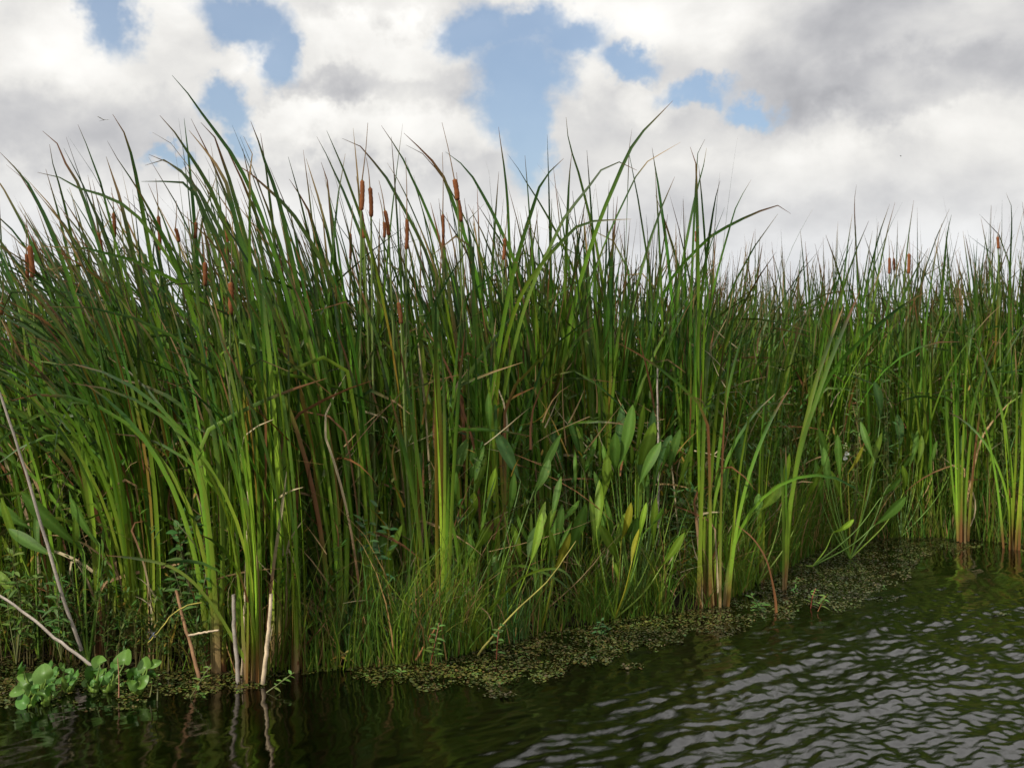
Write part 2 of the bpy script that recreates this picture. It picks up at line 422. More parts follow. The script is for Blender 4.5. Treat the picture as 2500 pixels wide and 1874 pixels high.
def hero_leaf(o, root, Yd, pts, hw=None, kind='green', dY=None, n=26, tw=None):
    """pts: the blade in photo pixels, tip first; it leaves the plant's foot and bends a little in depth too"""
    pts = [np.array(q, float) for q in pts][::-1]
    rp = np.array((root[0] / root[1] * F + 1250, HZ + (CAMH - root[2]) / root[1] * F))
    lo = pts[0]
    dd = np.linalg.norm(lo - rp); tg = pts[1] - lo; tg = tg / (np.linalg.norm(tg) + 1e-6) * dd * .9
    if tg[1] > -.25 * dd: tg = (lo - rp) * .6
    t0 = np.array(((lo[0] - rp[0]) * .6, -dd * .9)); u = np.linspace(0, 1, 6)[:-1, None]
    low = rp * (2 * u ** 3 - 3 * u ** 2 + 1) + t0 * (u ** 3 - 2 * u ** 2 + u) + lo * (-2 * u ** 3 + 3 * u ** 2) + tg * (u ** 3 - u ** 2)
    ctrl = np.vstack([low, *pts])
    q = resample(ctrl, n)
    t = np.linspace(0, 1, n)
    dY = N(0, .25) if dY is None else dY
    Yv = root[1] + dY * t ** 1.5
    P = np.stack([(q[:, 0] - 1250) / F * Yv, Yv, CAMH - (q[:, 1] - HZ) / F * Yv], 1)
    hw = U(.0115, .0145) if hw is None else hw
    W = blade_w(t, hw, .80)
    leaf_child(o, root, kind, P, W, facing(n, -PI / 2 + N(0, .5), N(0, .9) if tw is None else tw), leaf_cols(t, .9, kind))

def spike_parts(o, root, top, bot, tip=None, wpx=12.5, org=None):
    Y = root[1]; rt, org = root, root if org is None else org
    a, b = at(*bot, Y), at(*top, Y)
    rp = root; mid = (rp + a) / 2 + np.array(((a - rp)[0] * .1, 0, 0))
    ge = Geo(); P = resample([rp, mid, a, b], 14)
    gcol = np.array((.12, .17, .04)); ge.tube(P, np.linspace(.011, .006, 14), gcol, 6); ge.build('flower_stalk', M_STEM, o, org)
    r = wpx / 2 / F * Y; m = 15; t = np.linspace(0, 1, m)
    prof = np.clip(np.minimum(t / .06, (1 - t) / .06), 0, 1) ** .5 * (1 + .05 * np.sin(t * 17 + U(0, 6)) + .05 * np.sin(t * 41))
    ge = Geo(); c = np.array((.165, .062, .026)) * U(.7, 1.15)
    ge.tube(a + (b - a) * t[:, None] + np.array((.004, 0, 0)) * np.sin(t * 3)[:, None], np.maximum(r * prof, .002), c, 10)
    sk = ge.build('spike', M_SPIKE, o, org)
    e = at(*tip, Y) if tip is not None else b + (b - a) / (np.linalg.norm(b - a) + 1e-6) * U(.12, .24) + np.array((N(0, .02), 0, 0))
    ge = Geo(); ge.tube(resample([b - (b - a) * .02, (b + e) / 2 + np.array((.004, 0, 0)), e], 8), np.linspace(.0042, .0014, 8), np.array((.17, .11, .06)), 5)
    ge.build('spike_tip', M_DEAD, sk, org)

used_roots = []
def root_for(pts, off):
    """foot of a plant whose blade runs through pts (tip first), set back from the water's edge by off"""
    lo, up = np.array(pts[-1], float), np.array(pts[-2], float)
    s = np.clip((lo[0] - up[0]) / max(20, lo[1] - up[1]), -.55, .55)
    Y = 8.0
    for _ in range(12):
        yr = HZ + CAMH / Y * F
        xr = lo[0] + s * .40 * (yr - lo[1]) * (1 if lo[1] < 1000 else .5)
        Y = .5 * Y + .5 * (float(shore((xr - 1250) / F * Y)) + off)
    return np.array(((xr - 1250) / F * Y, Y, .02))

G_L, G_M, G_R = 'cattails of the tall stand', 'cattails of the tall stand', 'cattails along the far bank'
HEROES = [
 ('tallest cattail on the left, one long blade leaning far above the rest', [(420,184),(467,239),(510,302),(545,345),(580,400),(612,463),(650,560)], .4, .0125),
 ('cattail whose wavy tip stands just right of the flying dragonfly', [(275,279),(298,314),(314,353),(325,400),(335,445)], .5, None),
 ('cattail blade leaning left just below the flying dragonfly', [(190,304),(208,345),(224,388),(239,427),(252,470)], .6, None),
 ('cattail with tip bent flat to the left near the left edge', [(104,320),(129,327),(145,365),(165,408),(188,443),(212,506)], .5, None),
 ('cattail with short straight tip left of the bent one', [(121,353),(127,392),(137,424),(153,482),(169,549)], .8, .010),
 ('cattail with reddish margined blade left of the tallest cattail', [(262,344),(282,380),(310,424),(333,455)], .7, None),
 ('cattail with broad paired blades below the reddish margined one', [(259,382),(270,416),(282,451),(298,506)], .5, .015),
 ('leftmost tall cattail, its blade tip cut off by the left edge', [(0,372),(35,408),(70,451),(94,498),(118,549)], .4, .015),
 ('cattail by the left edge with frayed drooping tip', [(15,402),(40,420),(62,446),(88,492),(112,540)], .6, None),
 ('cattail with blade sweeping nearly flat to the left edge', [(92,421),(137,429),(172,451),(215,467),(267,482),(314,510),(370,570)], .4, .0115),
 ('cattail with thin curling tip left of the tallest blade', [(390,282),(412,306),(443,345),(470,392),(498,431),(521,478)], .5, None),
 ('cattail with arching blade under the thin curling one', [(372,323),(408,341),(435,372),(459,404),(482,435)], .6, None),
 ('cattail with broad dark blade under the tallest blade', [(461,318),(490,353),(521,392),(549,439),(565,494)], .4, .014),
 ('cattail with blade tight beneath the tallest blade', [(490,299),(514,314),(529,349),(545,396),(561,443)], .7, None),
 ('cattail with straight dark spear right of the tallest blade', [(612,296),(627,333),(643,384),(659,427),(674,470),(690,529)], .4, .015),
 ('cattail with kinked tip beside the straight dark spear', [(595,333),(612,353),(616,380),(610,424),(610,467)], .5, None),
 ('cattail with blade crossing the straight dark spear from the left', [(569,396),(612,424),(647,455),(682,486),(730,545)], .5, None),
 ('cattail with heavy bundle of blades drooping to the left', [(363,377),(400,392),(435,412),(467,443),(490,475)], .5, .0155),
 ('cattail with blade hooked over to the left like a sickle', [(354,404),(380,388),(415,396),(445,420),(470,452),(488,500)], .6, None),
 ('cattail with almost level blade crossing the drooping bundle', [(345,443),(390,443),(437,443),(470,462),(495,510)], .5, None),
 ('cattail with single straight blade between the two groups of tips', [(773,333),(796,376),(816,420),(835,459)], .6, None),
 ('cattail with low slanting tip in the gap right of the spear', [(706,437),(725,467),(745,494),(761,541)], .8, None),
 ('cattail with slim upright tip left of the paired spikes', [(843,375),(835,424),(827,467),(822,510)], .7, .010),
 ('cattail with slim tip leaning left beside the slim upright one', [(784,396),(798,435),(804,486)], .6, None),
 ('cattail with blade arching left above the paired spikes', [(835,338),(867,347),(894,373),(922,408),(953,451)], .5, None),
 ('cattail with blade leaning left just right of the paired spikes', [(931,307),(957,345),(980,380),(1000,424),(1024,471)], .6, None),
 ('cattail with broad blade bending left toward the bright cloud', [(986,325),(1020,357),(1051,388),(1078,424),(1098,471)], .5, .0145),
 ('cattail with forked frayed tip under the broad bending blade', [(991,354),(1020,365),(1051,396),(1082,435),(1110,482)], .8, None),
 ('cattail with blade leaning left across the tall double spike', [(1088,371),(1122,396),(1153,431),(1176,471),(1192,498)], .6, .014),
 ('cattail with short blade leaning left of the slim spike', [(945,398),(969,435),(988,471)], .6, None),
 ('cattail with one needle straight blade against the blue gap', [(1217,310),(1224,361),(1233,424),(1239,490),(1241,529)], .5, .011),
 ('cattail with blade tip snapped over and hanging pale', [(1186,392),(1197,393),(1194,431),(1198,471),(1202,514)], .5, .012),
 ('cattail with twice curled tip right of the needle straight blade', [(1239,376),(1263,408),(1282,443),(1306,475)], .6, None),
 ('cattail with blade leaning left in the middle of the stand', [(1310,398),(1337,431),(1365,475)], .6, None),
 ('cattail with reddish tip curving right in the middle of the stand', [(1376,387),(1345,416),(1322,447),(1310,478)], .5, None),
 ('cattail with upright brown tipped blade under the blue gap', [(1382,286),(1386,329),(1394,365),(1404,396),(1416,435)], .6, .011),
 ('cattail with thick upright blade below the brown tipped one', [(1396,373),(1390,431),(1388,471)], .5, .0145),
 ('cattail with longest blade sweeping up to the right against cloud', [(1643,246),(1608,282),(1569,322),(1541,361),(1522,400),(1502,447),(1482,494),(1463,541)], .6, .0155),
 ('cattail with upright blade behind the long sweeping one', [(1543,314),(1537,353),(1535,392),(1533,440)], .8, .0125),
 ('cattail with curved blade ending in a curled red tip', [(1662,347),(1649,349),(1624,369),(1588,388),(1561,420),(1545,447)], .7, None),
 ('cattail with blade arching over like a bow', [(1555,416),(1537,400),(1506,396),(1475,408),(1451,439),(1420,478),(1388,518),(1365,557)], .5, .0135),
 ('cattail with pale level blade pointing right', [(1541,535),(1490,537),(1427,545),(1380,580)], .4, None),
 ('cattail with slim upright blade right of the bow shaped one', [(1592,361),(1600,412),(1608,459)], .8, None),
 ('cattail with tip curled over to the right, tallest of the right cluster', [(1721,340),(1709,345),(1703,380),(1700,430)], .8, .010),
 ('cattail with dark hooked tip in the right cluster', [(1685,359),(1697,384),(1700,431),(1701,471)], .7, None),
 ('cattail with blade leaning right in the right cluster', [(1725,361),(1717,408),(1705,451),(1693,502)], .8, None),
 ('cattail with slim blade right of the right cluster', [(1758,441),(1748,478),(1740,522)], .8, None),
 ('cattail with pink thread like tip leaning right', [(1834,439),(1819,463),(1799,502),(1787,537)], .8, None),
 ('cattail with long blade stooping to the right, tip curled red', [(1931,522),(1917,500),(1870,510),(1815,533),(1768,557),(1736,576)], .5, .0135),
 ('cattail with spear leaning right in the low gap', [(1987,506),(1964,545),(1944,584),(1925,627)], .9, .012),
 ('cattail with lone upright blade above the low far reeds', [(2091,451),(2086,490),(2087,541),(2089,580)], 1.2, .012),
 ('cattail with short spear leaning right beyond the low gap', [(2021,569),(1999,608),(1983,647)], 1.0, None),
 ('cattail with straight blade leaning right over the far reeds', [(2172,498),(2160,533),(2148,569)], 1.2, None),
 ('cattail with rightmost leaning tip of the far pair', [(2205,490),(2187,525),(2175,549)], 1.4, None),
 ('cattail with dark upright spear over the far bank reeds', [(2323,524),(2313,569),(2307,627)], .9, None),
 ('tallest cattail by the right edge', [(2456,471),(2468,498),(2470,549),(2468,600)], .7, .012),
 ('cattail leaning right at the right edge', [(2487,500),(2466,549),(2450,610)], .8, None),
 ('cattail with short upright tip over the far bank', [(2246,547),(2248,588),(2250,640)], 1.0, None),
]
for label, pts, off, hw in HEROES:
    root = root_for(pts, off + U(-.1, .25))
    if -.55 < root[0] < 1.3: root = root_for(pts, off + U(.35, .6))
    used_roots.append(root)
    o, root = cattail(root, label, 'tall cattails against the sky', nl=int(rng.integers(4, 7)), L0=N(2.5, .12) * hscale(root[0], 0), foot=True)
    hero_leaf(o, root, root[1], pts, hw)

SPIKES = [
 ('cattail with reddish spike cut by the left edge', (3,738), (1,768), None, 12, .3),
 ('cattail with plump brown spike, foremost of the leftmost pair', (71,598), (80,680), None, 13, .5),
 ('cattail with thinner brown spike, rear of the leftmost pair', (64,618), (66,690), None, 9, .9),
 ('cattail with slanting brown spike third from the left', (237,567), (250,628), None, 11, .7),
 ('cattail with upright brown spike fourth from the left', (277,518), (279,582), None, 9, .9),
 ('cattail with long rusty spike fifth from the left', (386,525), (390,614), None, 9, .8),
 ('cattail with small half hidden spike sixth from the left', (428,557), (437,592), None, 9, .9),
 ('cattail with slim rusty spike seventh from the left', (478,541), (475,584), None, 8, 1.0),
 ('cattail with long spike above the two low ones', (552,548), (553,626), None, 10, .7),
 ('cattail with low spike left of the lowest plump one', (500,638), (499,700), None, 11, .5),
 ('cattail with lowest plump orange brown spike in front of the leaves', (563,687), (562,771), None, 13.5, .2),
 ('cattail with long two part spike, left of the paired spikes', (884,438), (882,516), (898,300), 11.5, .5),
 ('+', (880,512), (889,584), None, 9.5, .6),
 ('cattail with right spike of the paired spikes', (903,456), (906,532), (894,385), 10.5, .6),
 ('cattail with leaning spike right of the paired spikes', (939,512), (949,577), (925,440), 9.5, .7),
 ('cattail with small pale spike behind the leaning one', (937,541), (938,582), None, 8, 1.1),
 ('cattail with straight spike midway between the two tall pairs', (993,533), (992,611), (990,385), 9.5, .7),
 ('cattail with slim straight spike left of the tall double spike', (1081,520), (1081,608), (1080,372), 7.5, .9),
 ('cattail with tall double spike, thickest against the sky', (1109,436), (1117,490), (1079,299), 13, .5),
 ('+', (1117,486), (1125,543), None, 12, .55),
 ('cattail with single brown spike right of the needle straight blade', (1232,580), (1229,636), None, 9, .8),
 ('cattail with hidden brown spike under the paired spikes', (855,568), (855,635), None, 7, 1.1),
 ('cattail with frayed rusty spike among the middle leaves', (972,736), (979,792), None, 10, .4),
 ('cattail with thin spike in the right cluster', (1700,563), (1700,592), None, 9, 1.1),
 ('cattail with leftmost of the three far bank spikes', (2171,628), (2171,670), None, 7, 1.2),
 ('cattail with middle of the three far bank spikes', (2182,630), (2183,662), None, 6, 1.3),
 ('cattail with rightmost, thickest of the three far bank spikes', (2219,618), (2218,670), None, 8, 1.0),
 ('cattail with brown spike near the right edge', (2435,577), (2437,608), None, 7, .9),
]
for label, top, bot, tip, wpx, off in SPIKES:
    root = root_for([top, bot], off)
    if -.55 < root[0] < 1.3: root = root_for([top, bot], off + .4)
    used_roots.append(root)
    nl, L0 = int(rng.integers(3, 6)), N(2.35, .12)
    if label == '+':                                   # the second length of a two part spike belongs to the plant before
        for lf in random_leaves(root, nl, L0, 1.0, .12): leaf_child(o, org, *lf)
    else:
        o, org = cattail(root, label, 'cattails bearing brown spikes', nl=nl, L0=L0, foot=False)
    spike_parts(o, root, top, bot, tip, wpx, org)

# stout plants whose pale feet show at the water's edge
FEET = [
 ('stout bright cattail clump behind the hyacinths', 252, 1612, 9, 2.5), ('bright cattail fanning out behind the hyacinths', 330, 1612, 10, 2.3),
 ('bright cattail with tan foot right of the perched dragonfly', 398, 1590, 8, 2.5), ('cattail with tan foot left of the dead stubs', 520, 1632, 9, 2.55),
 ('bright yellow green cattail among the dead stubs', 545, 1640, 9, 2.3), ('foremost cattail with thick tan foot in the water', 618, 1662, 10, 2.1),
 ('cattail with brown foot beside the pale broken stub', 633, 1655, 9, 2.35), ('cattail with slanting green foot right of the pale stub', 722, 1640, 8, 2.4),
 ('cattail with pale foot in the shaded grass', 890, 1560, 8, 2.4), ('bright cattail rising behind the arching stems', 1075, 1590, 8, 2.3),
 ('cattail with reddish foot left of the arrowhead leaves', 1230, 1530, 8, 2.4), ('cattail with tan foot standing in the duckweed', 1752, 1480, 9, 2.2),
 ('cattail with dark foot left of the tan footed one', 1715, 1478, 8, 2.3), ('cattail with tan foot in grass right of the duckweed point', 1856, 1420, 7, 2.2),
 ('tan footed cattail clump standing in water at the far bank', 2352, 1322, 10, 2.4), ('bright cattail clump standing alone in water by the right edge', 2468, 1340, 10, 2.4),
 ('cattail with orange foot beside the far bank clump', 2415, 1300, 7, 2.3), ('cattail at the left edge behind the dead stalk', 60, 1590, 8, 2.4),
 ('cattail with golden leaf between the bright clumps', 455, 1600, 8, 2.5), ('bright cattail rising just behind the long grey stalk', 150, 1596, 9, 2.6),
 ('bright leaning cattail left of the long grey stalk top', 105, 1588, 8, 2.7), ('lime green cattail right of the clump behind the hyacinths', 365, 1600, 9, 2.6), ('lime green cattail close behind the dark mottled stub', 560, 1630, 9, 2.6),
 ('lime green cattail close behind the pale broken stub', 668, 1628, 9, 2.5), ('bright cattail at the head of the dark water gap', 700, 1610, 8, 2.6),
 ('bright cattail rising out of the centre grass tuft', 1020, 1570, 9, 2.5), ('bright cattail just left of the torn arrowhead leaf', 1125, 1545, 8, 2.5), ('cattail with straight foot between the two bright left clumps', 292, 1600, 8, 2.5)]
for label, px, py, nl, L in FEET:
    Y = depth_of(py, 0); root = at(px, py, Y); root[2] = -.02; used_roots.append(root)
    o, root = cattail(root, label, 'cattails rooted at the water edge', nl=nl, L0=L, pale=1.15, dry=.18, foot=True, spread=1.25)
    sheath(o, root)

# single blades worth their own plant: the two bright ones crossing to the right, arching ones at the front
BLADES = [
 ('bright cattail with two long blades leaning far to the right', (1915,1440), [[(2101,706),(2034,863),(1987,993),(1956,1090),(1935,1200)], [(2262,712),(2199,749),(2120,815),(2042,894),(1985,1000),(1955,1100)], [(2060,745),(2000,905),(1960,1060)]], .017),
 ('cattail with thin green blade arching left in front of the leafy herb', (622,1663), [[(259,1355),(337,1363),(412,1381),(471,1420),(529,1491),(575,1570)]], .009),
 ('sedge with bow shaped blade touching down on the duckweed', (1129,1577), [[(1410,1450),(1388,1404),(1349,1387),(1271,1412),(1188,1498)]], .008),
 ('sedge with second bow shaped blade crossing the first', (1150,1560), [[(1404,1455),(1369,1420),(1318,1393),(1263,1380),(1210,1398),(1180,1450)]], .009),
 ('cattail with pale blade folded over and hanging in the shade', (1110,1560), [[(1167,1444),(1168,1360),(1165,1287),(1125,1232),(1085,1240),(1062,1330)]], .012),
 ('cattail with blade raised right among the middle leaves', (1180,1500), [[(1380,660),(1345,760),(1300,900),(1262,1040)], [(1345,830),(1300,960),(1250,1110)]], .012),
]
for label, rp, lst, hw in BLADES:
    Y = depth_of(rp[1]); root = at(*rp, Y); root[2] = 0
    o = thing('cattail' if 'cattail' in label else 'sedge', root, label, 'cattail' if 'cattail' in label else 'sedge')
    for pts in lst: hero_leaf(o, root, Y, pts, hw, 'green', dY=U(-.1, .2), tw=U(-.6, .6))
    for lf in random_leaves(root, 3, 1.2, .9, .1): leaf_child(o, root, *lf)

DRY = [
 ('dry tan leaf folded at a sharp knee in the shade', (850,1560), [(1040,1180),(1020,1145),(965,1090),(931,1089),(900,1180),(863,1290)], .009),
 ('grey withered leaf bent over at its top among green blades', (1756,1330), [(1709,900),(1726,885),(1744,918),(1756,1036),(1757,1150)], .008),
 ('straw coloured dead leaf curving down into the duckweed', (1895,1498), [(1795,1279),(1838,1314),(1870,1365),(1885,1420),(1893,1465)], .009),
 ('orange brown dry leaf leaning right at the far bank', (2335,1310), [(2480,965),(2440,1010),(2402,1060),(2380,1130),(2360,1220)], .011),
 ('dead brown leaf with broken elbow at the far bank', (2352,1318), [(2300,1115),(2325,1135),(2348,1160),(2354,1240)], .009),
 ('orange dry leaf standing beside the foremost cattail', (645,1640), [(700,1150),(688,1240),(668,1380),(655,1500)], .010),
 ('tan dead leaf looping over among the left blades', (690,1560), [(645,1085),(668,1060),(692,1048),(708,1065),(712,1110),(700,1250)], .008),
 ('pale dead leaf tip folded over above the bright blades', (500,1600), [(460,875),(475,842),(490,834),(505,850),(500,950)], .009),
 ('long rust coloured leaf slanting through the middle leaves', (1180,1530), [(1010,760),(1080,870),(1130,1000),(1165,1150)], .009),
 ('brown dead leaf arching in the shaded middle', (1090,1500), [(1208,1210),(1170,1190),(1130,1200),(1105,1260),(1095,1340)], .008),
]
for label, rp, pts, hw in DRY:
    Y = depth_of(rp[1]); root = at(*rp, Y); root[2] = 0
    q = resample(np.vstack([rp, *[np.array(a, float) for a in pts[::-1]]]), 22)
    Yv = Y + U(-.05, .1) * np.linspace(0, 1, 22)
    P = np.stack([(q[:, 0] - 1250) / F * Yv, Yv, CAMH - (q[:, 1] - HZ) / F * Yv], 1)
    ge = Geo(); t = np.linspace(0, 1, 22)
    ge.ribbon(P, blade_w(t, hw), facing(22, -PI / 2 + N(0, .4), N(0, .6)), leaf_cols(t, 1, 'dry'), .3)
    tag(ge.build('dead_leaf', M_DRY, None, root), label, 'dead leaf', 'dead leaves')

# the crowd: those nearest as plants of their own, the rest as one mass
def crowd_root(x0, x1, d0, d1, power=1.0):
    X = U(x0, x1); return np.array((X, float(shore(X)) + d0 + (d1 - d0) * U(0, 1) ** power, .02))
ZONES = [  # x range, distance behind the edge, how many, label
 (-3.3, -2.3, .15, 1.6, 34, 'cattail crowded in the stand behind the hyacinths and the grey fallen stalk'),
 (-2.3, -1.3, .10, 1.5, 36, 'cattail crowded behind the bright clumps and the leafy herb'),
 (-1.3, -.4, .20, 1.6, 34, 'cattail crowded in the shaded stand right of the pale stub'),
 (-.4, .5, .75, 2.0, 32, 'cattail crowded behind the left arrowhead leaves'),
 (.5, 1.6, .7, 2.2, 36, 'cattail crowded behind and right of the bright arrowhead leaves'),
 (1.6, 2.9, 1.0, 2.6, 22, 'cattail set back behind the grassy slope of the inlet'),
 (2.9, 4.9, .15, 1.6, 38, 'cattail lining the far bank at the back of the inlet')]
for x0, x1, d0, d1, n, label in ZONES:
    for i in range(n):
        r = crowd_root(x0, x1, d0, d1)
        cattail(r, label, label.replace('cattail ', 'cattails ', 1), nl=int(rng.integers(6, 10)), L0=N(2.92, .22) * hscale(r[0], 0), pale=U(.5, 1.05), foot=U(0, 1) < .35)

def mass(name, label, roots, L, nl, nseg, hw, dry, group=None):
    ga, gd = Geo(), Geo()
    for r in roots:
        for k, P, W, Fc, C in random_leaves(r, int(rng.integers(*nl)), N(*L) * hscale(r[0], 0), U(.3, .9), dry, nseg, hw):
            (gd if k == 'dry' else ga).ribbon(P, W, Fc, C, .2)
    o = ga.build(name, M_CAT); tag(o, label, 'reeds', kind='stuff')
    if gd.n: 
        c = gd.build('dry_leaves', M_DRY, o); c['kind'] = 'stuff'
mass('cattail_thicket', 'dense thicket of cattail leaves filling the back of the stand',
     [crowd_root(-3.8, 2.2, .9, 3.9, .8) for _ in range(460)] + [crowd_root(1.8, 6.2, 1.2, 6.0, .9) for _ in range(560)], (2.86, .22), (5, 8), 9, .0115, .17)
far = []
while len(far) < 2600:
    Y = 16 + 50 * U(0, 1) ** 1.7; X = U(-.5, .55) * Y
    if X < 2.5 and Y < 21: continue
    far.append(np.array((X, Y, .02)))
mass('distant_reeds', 'far field of reeds glimpsed behind the stand', far, (2.35, .2), (4, 6), 6, .014, .16)

# ------------------------------------------------------------------ arrowhead plants: broad lance leaves on long stalks
def oblong(t, hw):
    return np.maximum(hw * np.sin(PI * np.clip(t, 0, 1) ** 1.35) ** .75 * (1 - .25 * (1 - t)), .0012)
def lance(t, hw, k=.85, e=.8):
    return np.maximum(hw * np.sin(PI * np.clip(t, 0, 1) ** k) ** e, .0008)
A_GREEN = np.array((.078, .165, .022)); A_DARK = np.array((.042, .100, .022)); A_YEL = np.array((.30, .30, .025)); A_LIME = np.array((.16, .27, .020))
def arrow_leaf(o, root, tip, base, wpx, Y, colr, brown=0.0, dY=0.0, bend=.0):
    n = 16; t = np.linspace(0, 1, n)
    b, e = at(*base, Y), at(*tip, Y + dY); b = b - (e - b) * .28
    P = b + (e - b) * t[:, None] + np.array((0, -.03, 0)) * (np.sin(PI * t) * .8)[:, None] + np.array((bend, 0, 0)) * np.sin(PI * t)[:, None]
    W = oblong(t, wpx / 2 / F * Y * 1.02)
    c0 = np.asarray(colr) * U(.85, 1.15); cols = np.repeat(c0[None], n, 0) * (1 + .25 * (t[:, None] - .5))
    if brown: cols = cols + (np.array((.07, .03, .015)) - cols) * smooth01(1 - brown, 1 - brown * .5, t[:, None])
    ge = Geo(); a0 = -PI / 2 + N(0, .55)
    ge.ribbon(P, W, facing(n, a0, N(0, .25)) + np.array((0, 0, U(0, .4))), cols, .2, 5, vein=(c0 * 1.7 + .02, .6))
    lf = ge.build('leaf', M_ARROW, o, root)
    ge = Geo(); m = (root + b) / 2 + np.array((((b - root)[0]) * .12, 0, 0))
    ge.tube(resample([root, m, b, b + (e - b) * .25], 12), np.linspace(.008, .003, 12), np.asarray(colr) * 1.15 + np.array((.02, .02, 0)), 6)
    ge.build('petiole', M_STEM, lf, root)
ARROWS = [
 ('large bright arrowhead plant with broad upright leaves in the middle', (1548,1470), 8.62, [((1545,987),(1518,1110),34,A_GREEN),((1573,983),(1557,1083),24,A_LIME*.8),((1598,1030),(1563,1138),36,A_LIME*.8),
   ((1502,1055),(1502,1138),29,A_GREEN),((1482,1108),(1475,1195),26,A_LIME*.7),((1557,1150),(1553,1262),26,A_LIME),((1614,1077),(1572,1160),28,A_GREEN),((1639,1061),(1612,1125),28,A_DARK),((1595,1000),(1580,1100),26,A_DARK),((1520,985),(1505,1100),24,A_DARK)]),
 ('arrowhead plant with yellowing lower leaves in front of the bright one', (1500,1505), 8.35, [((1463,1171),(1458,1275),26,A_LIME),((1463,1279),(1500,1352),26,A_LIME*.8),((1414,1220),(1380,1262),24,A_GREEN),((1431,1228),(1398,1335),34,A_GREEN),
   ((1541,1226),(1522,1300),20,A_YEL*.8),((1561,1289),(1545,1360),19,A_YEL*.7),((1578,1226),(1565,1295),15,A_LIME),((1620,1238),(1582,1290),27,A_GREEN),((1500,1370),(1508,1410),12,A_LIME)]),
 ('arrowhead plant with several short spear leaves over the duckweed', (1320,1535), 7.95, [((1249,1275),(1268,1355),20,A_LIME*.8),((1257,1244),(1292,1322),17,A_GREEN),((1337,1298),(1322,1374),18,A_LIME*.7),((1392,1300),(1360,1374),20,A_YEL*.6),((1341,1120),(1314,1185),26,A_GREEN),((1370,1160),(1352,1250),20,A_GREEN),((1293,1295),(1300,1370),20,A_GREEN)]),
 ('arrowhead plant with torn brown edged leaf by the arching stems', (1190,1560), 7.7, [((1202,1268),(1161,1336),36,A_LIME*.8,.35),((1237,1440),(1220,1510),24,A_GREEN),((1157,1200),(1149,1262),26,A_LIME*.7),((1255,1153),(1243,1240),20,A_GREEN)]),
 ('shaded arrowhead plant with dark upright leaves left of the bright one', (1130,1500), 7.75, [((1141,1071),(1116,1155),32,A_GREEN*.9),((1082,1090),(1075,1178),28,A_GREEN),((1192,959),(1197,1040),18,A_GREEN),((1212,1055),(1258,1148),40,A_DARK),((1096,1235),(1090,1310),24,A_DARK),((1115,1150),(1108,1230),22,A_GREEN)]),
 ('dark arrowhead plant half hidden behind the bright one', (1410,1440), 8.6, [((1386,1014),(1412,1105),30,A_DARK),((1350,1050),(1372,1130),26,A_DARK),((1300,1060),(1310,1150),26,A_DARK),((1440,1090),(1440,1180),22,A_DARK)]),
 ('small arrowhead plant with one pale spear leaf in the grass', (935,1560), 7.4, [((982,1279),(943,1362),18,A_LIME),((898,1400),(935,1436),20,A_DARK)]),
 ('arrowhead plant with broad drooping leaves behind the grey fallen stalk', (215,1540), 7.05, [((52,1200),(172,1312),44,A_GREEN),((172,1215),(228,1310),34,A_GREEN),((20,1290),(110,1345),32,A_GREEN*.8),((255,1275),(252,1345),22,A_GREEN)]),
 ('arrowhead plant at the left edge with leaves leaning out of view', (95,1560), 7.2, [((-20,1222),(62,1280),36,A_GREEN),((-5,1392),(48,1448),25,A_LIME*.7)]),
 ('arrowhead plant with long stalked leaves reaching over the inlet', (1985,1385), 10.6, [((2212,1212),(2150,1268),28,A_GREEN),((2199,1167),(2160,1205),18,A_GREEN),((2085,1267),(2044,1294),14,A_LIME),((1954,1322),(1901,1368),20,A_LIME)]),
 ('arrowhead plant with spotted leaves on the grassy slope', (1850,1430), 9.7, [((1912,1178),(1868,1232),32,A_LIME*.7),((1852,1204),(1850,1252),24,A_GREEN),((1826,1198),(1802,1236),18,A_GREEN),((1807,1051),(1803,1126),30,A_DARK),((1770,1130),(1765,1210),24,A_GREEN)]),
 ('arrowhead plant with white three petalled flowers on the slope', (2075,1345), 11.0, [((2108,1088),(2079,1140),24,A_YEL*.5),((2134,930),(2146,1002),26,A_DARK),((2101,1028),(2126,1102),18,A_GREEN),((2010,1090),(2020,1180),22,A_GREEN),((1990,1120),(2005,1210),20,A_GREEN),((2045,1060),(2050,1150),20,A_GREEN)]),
 ('dark arrowhead plant deep in the slope right of the flowers', (2200,1310), 12.4, [((2190,1010),(2195,1080),22,A_DARK),((2240,1050),(2225,1120),18,A_GREEN),((2160,1040),(2170,1110),20,A_DARK),((2350,1060),(2330,1130),16,A_GREEN)]),
]
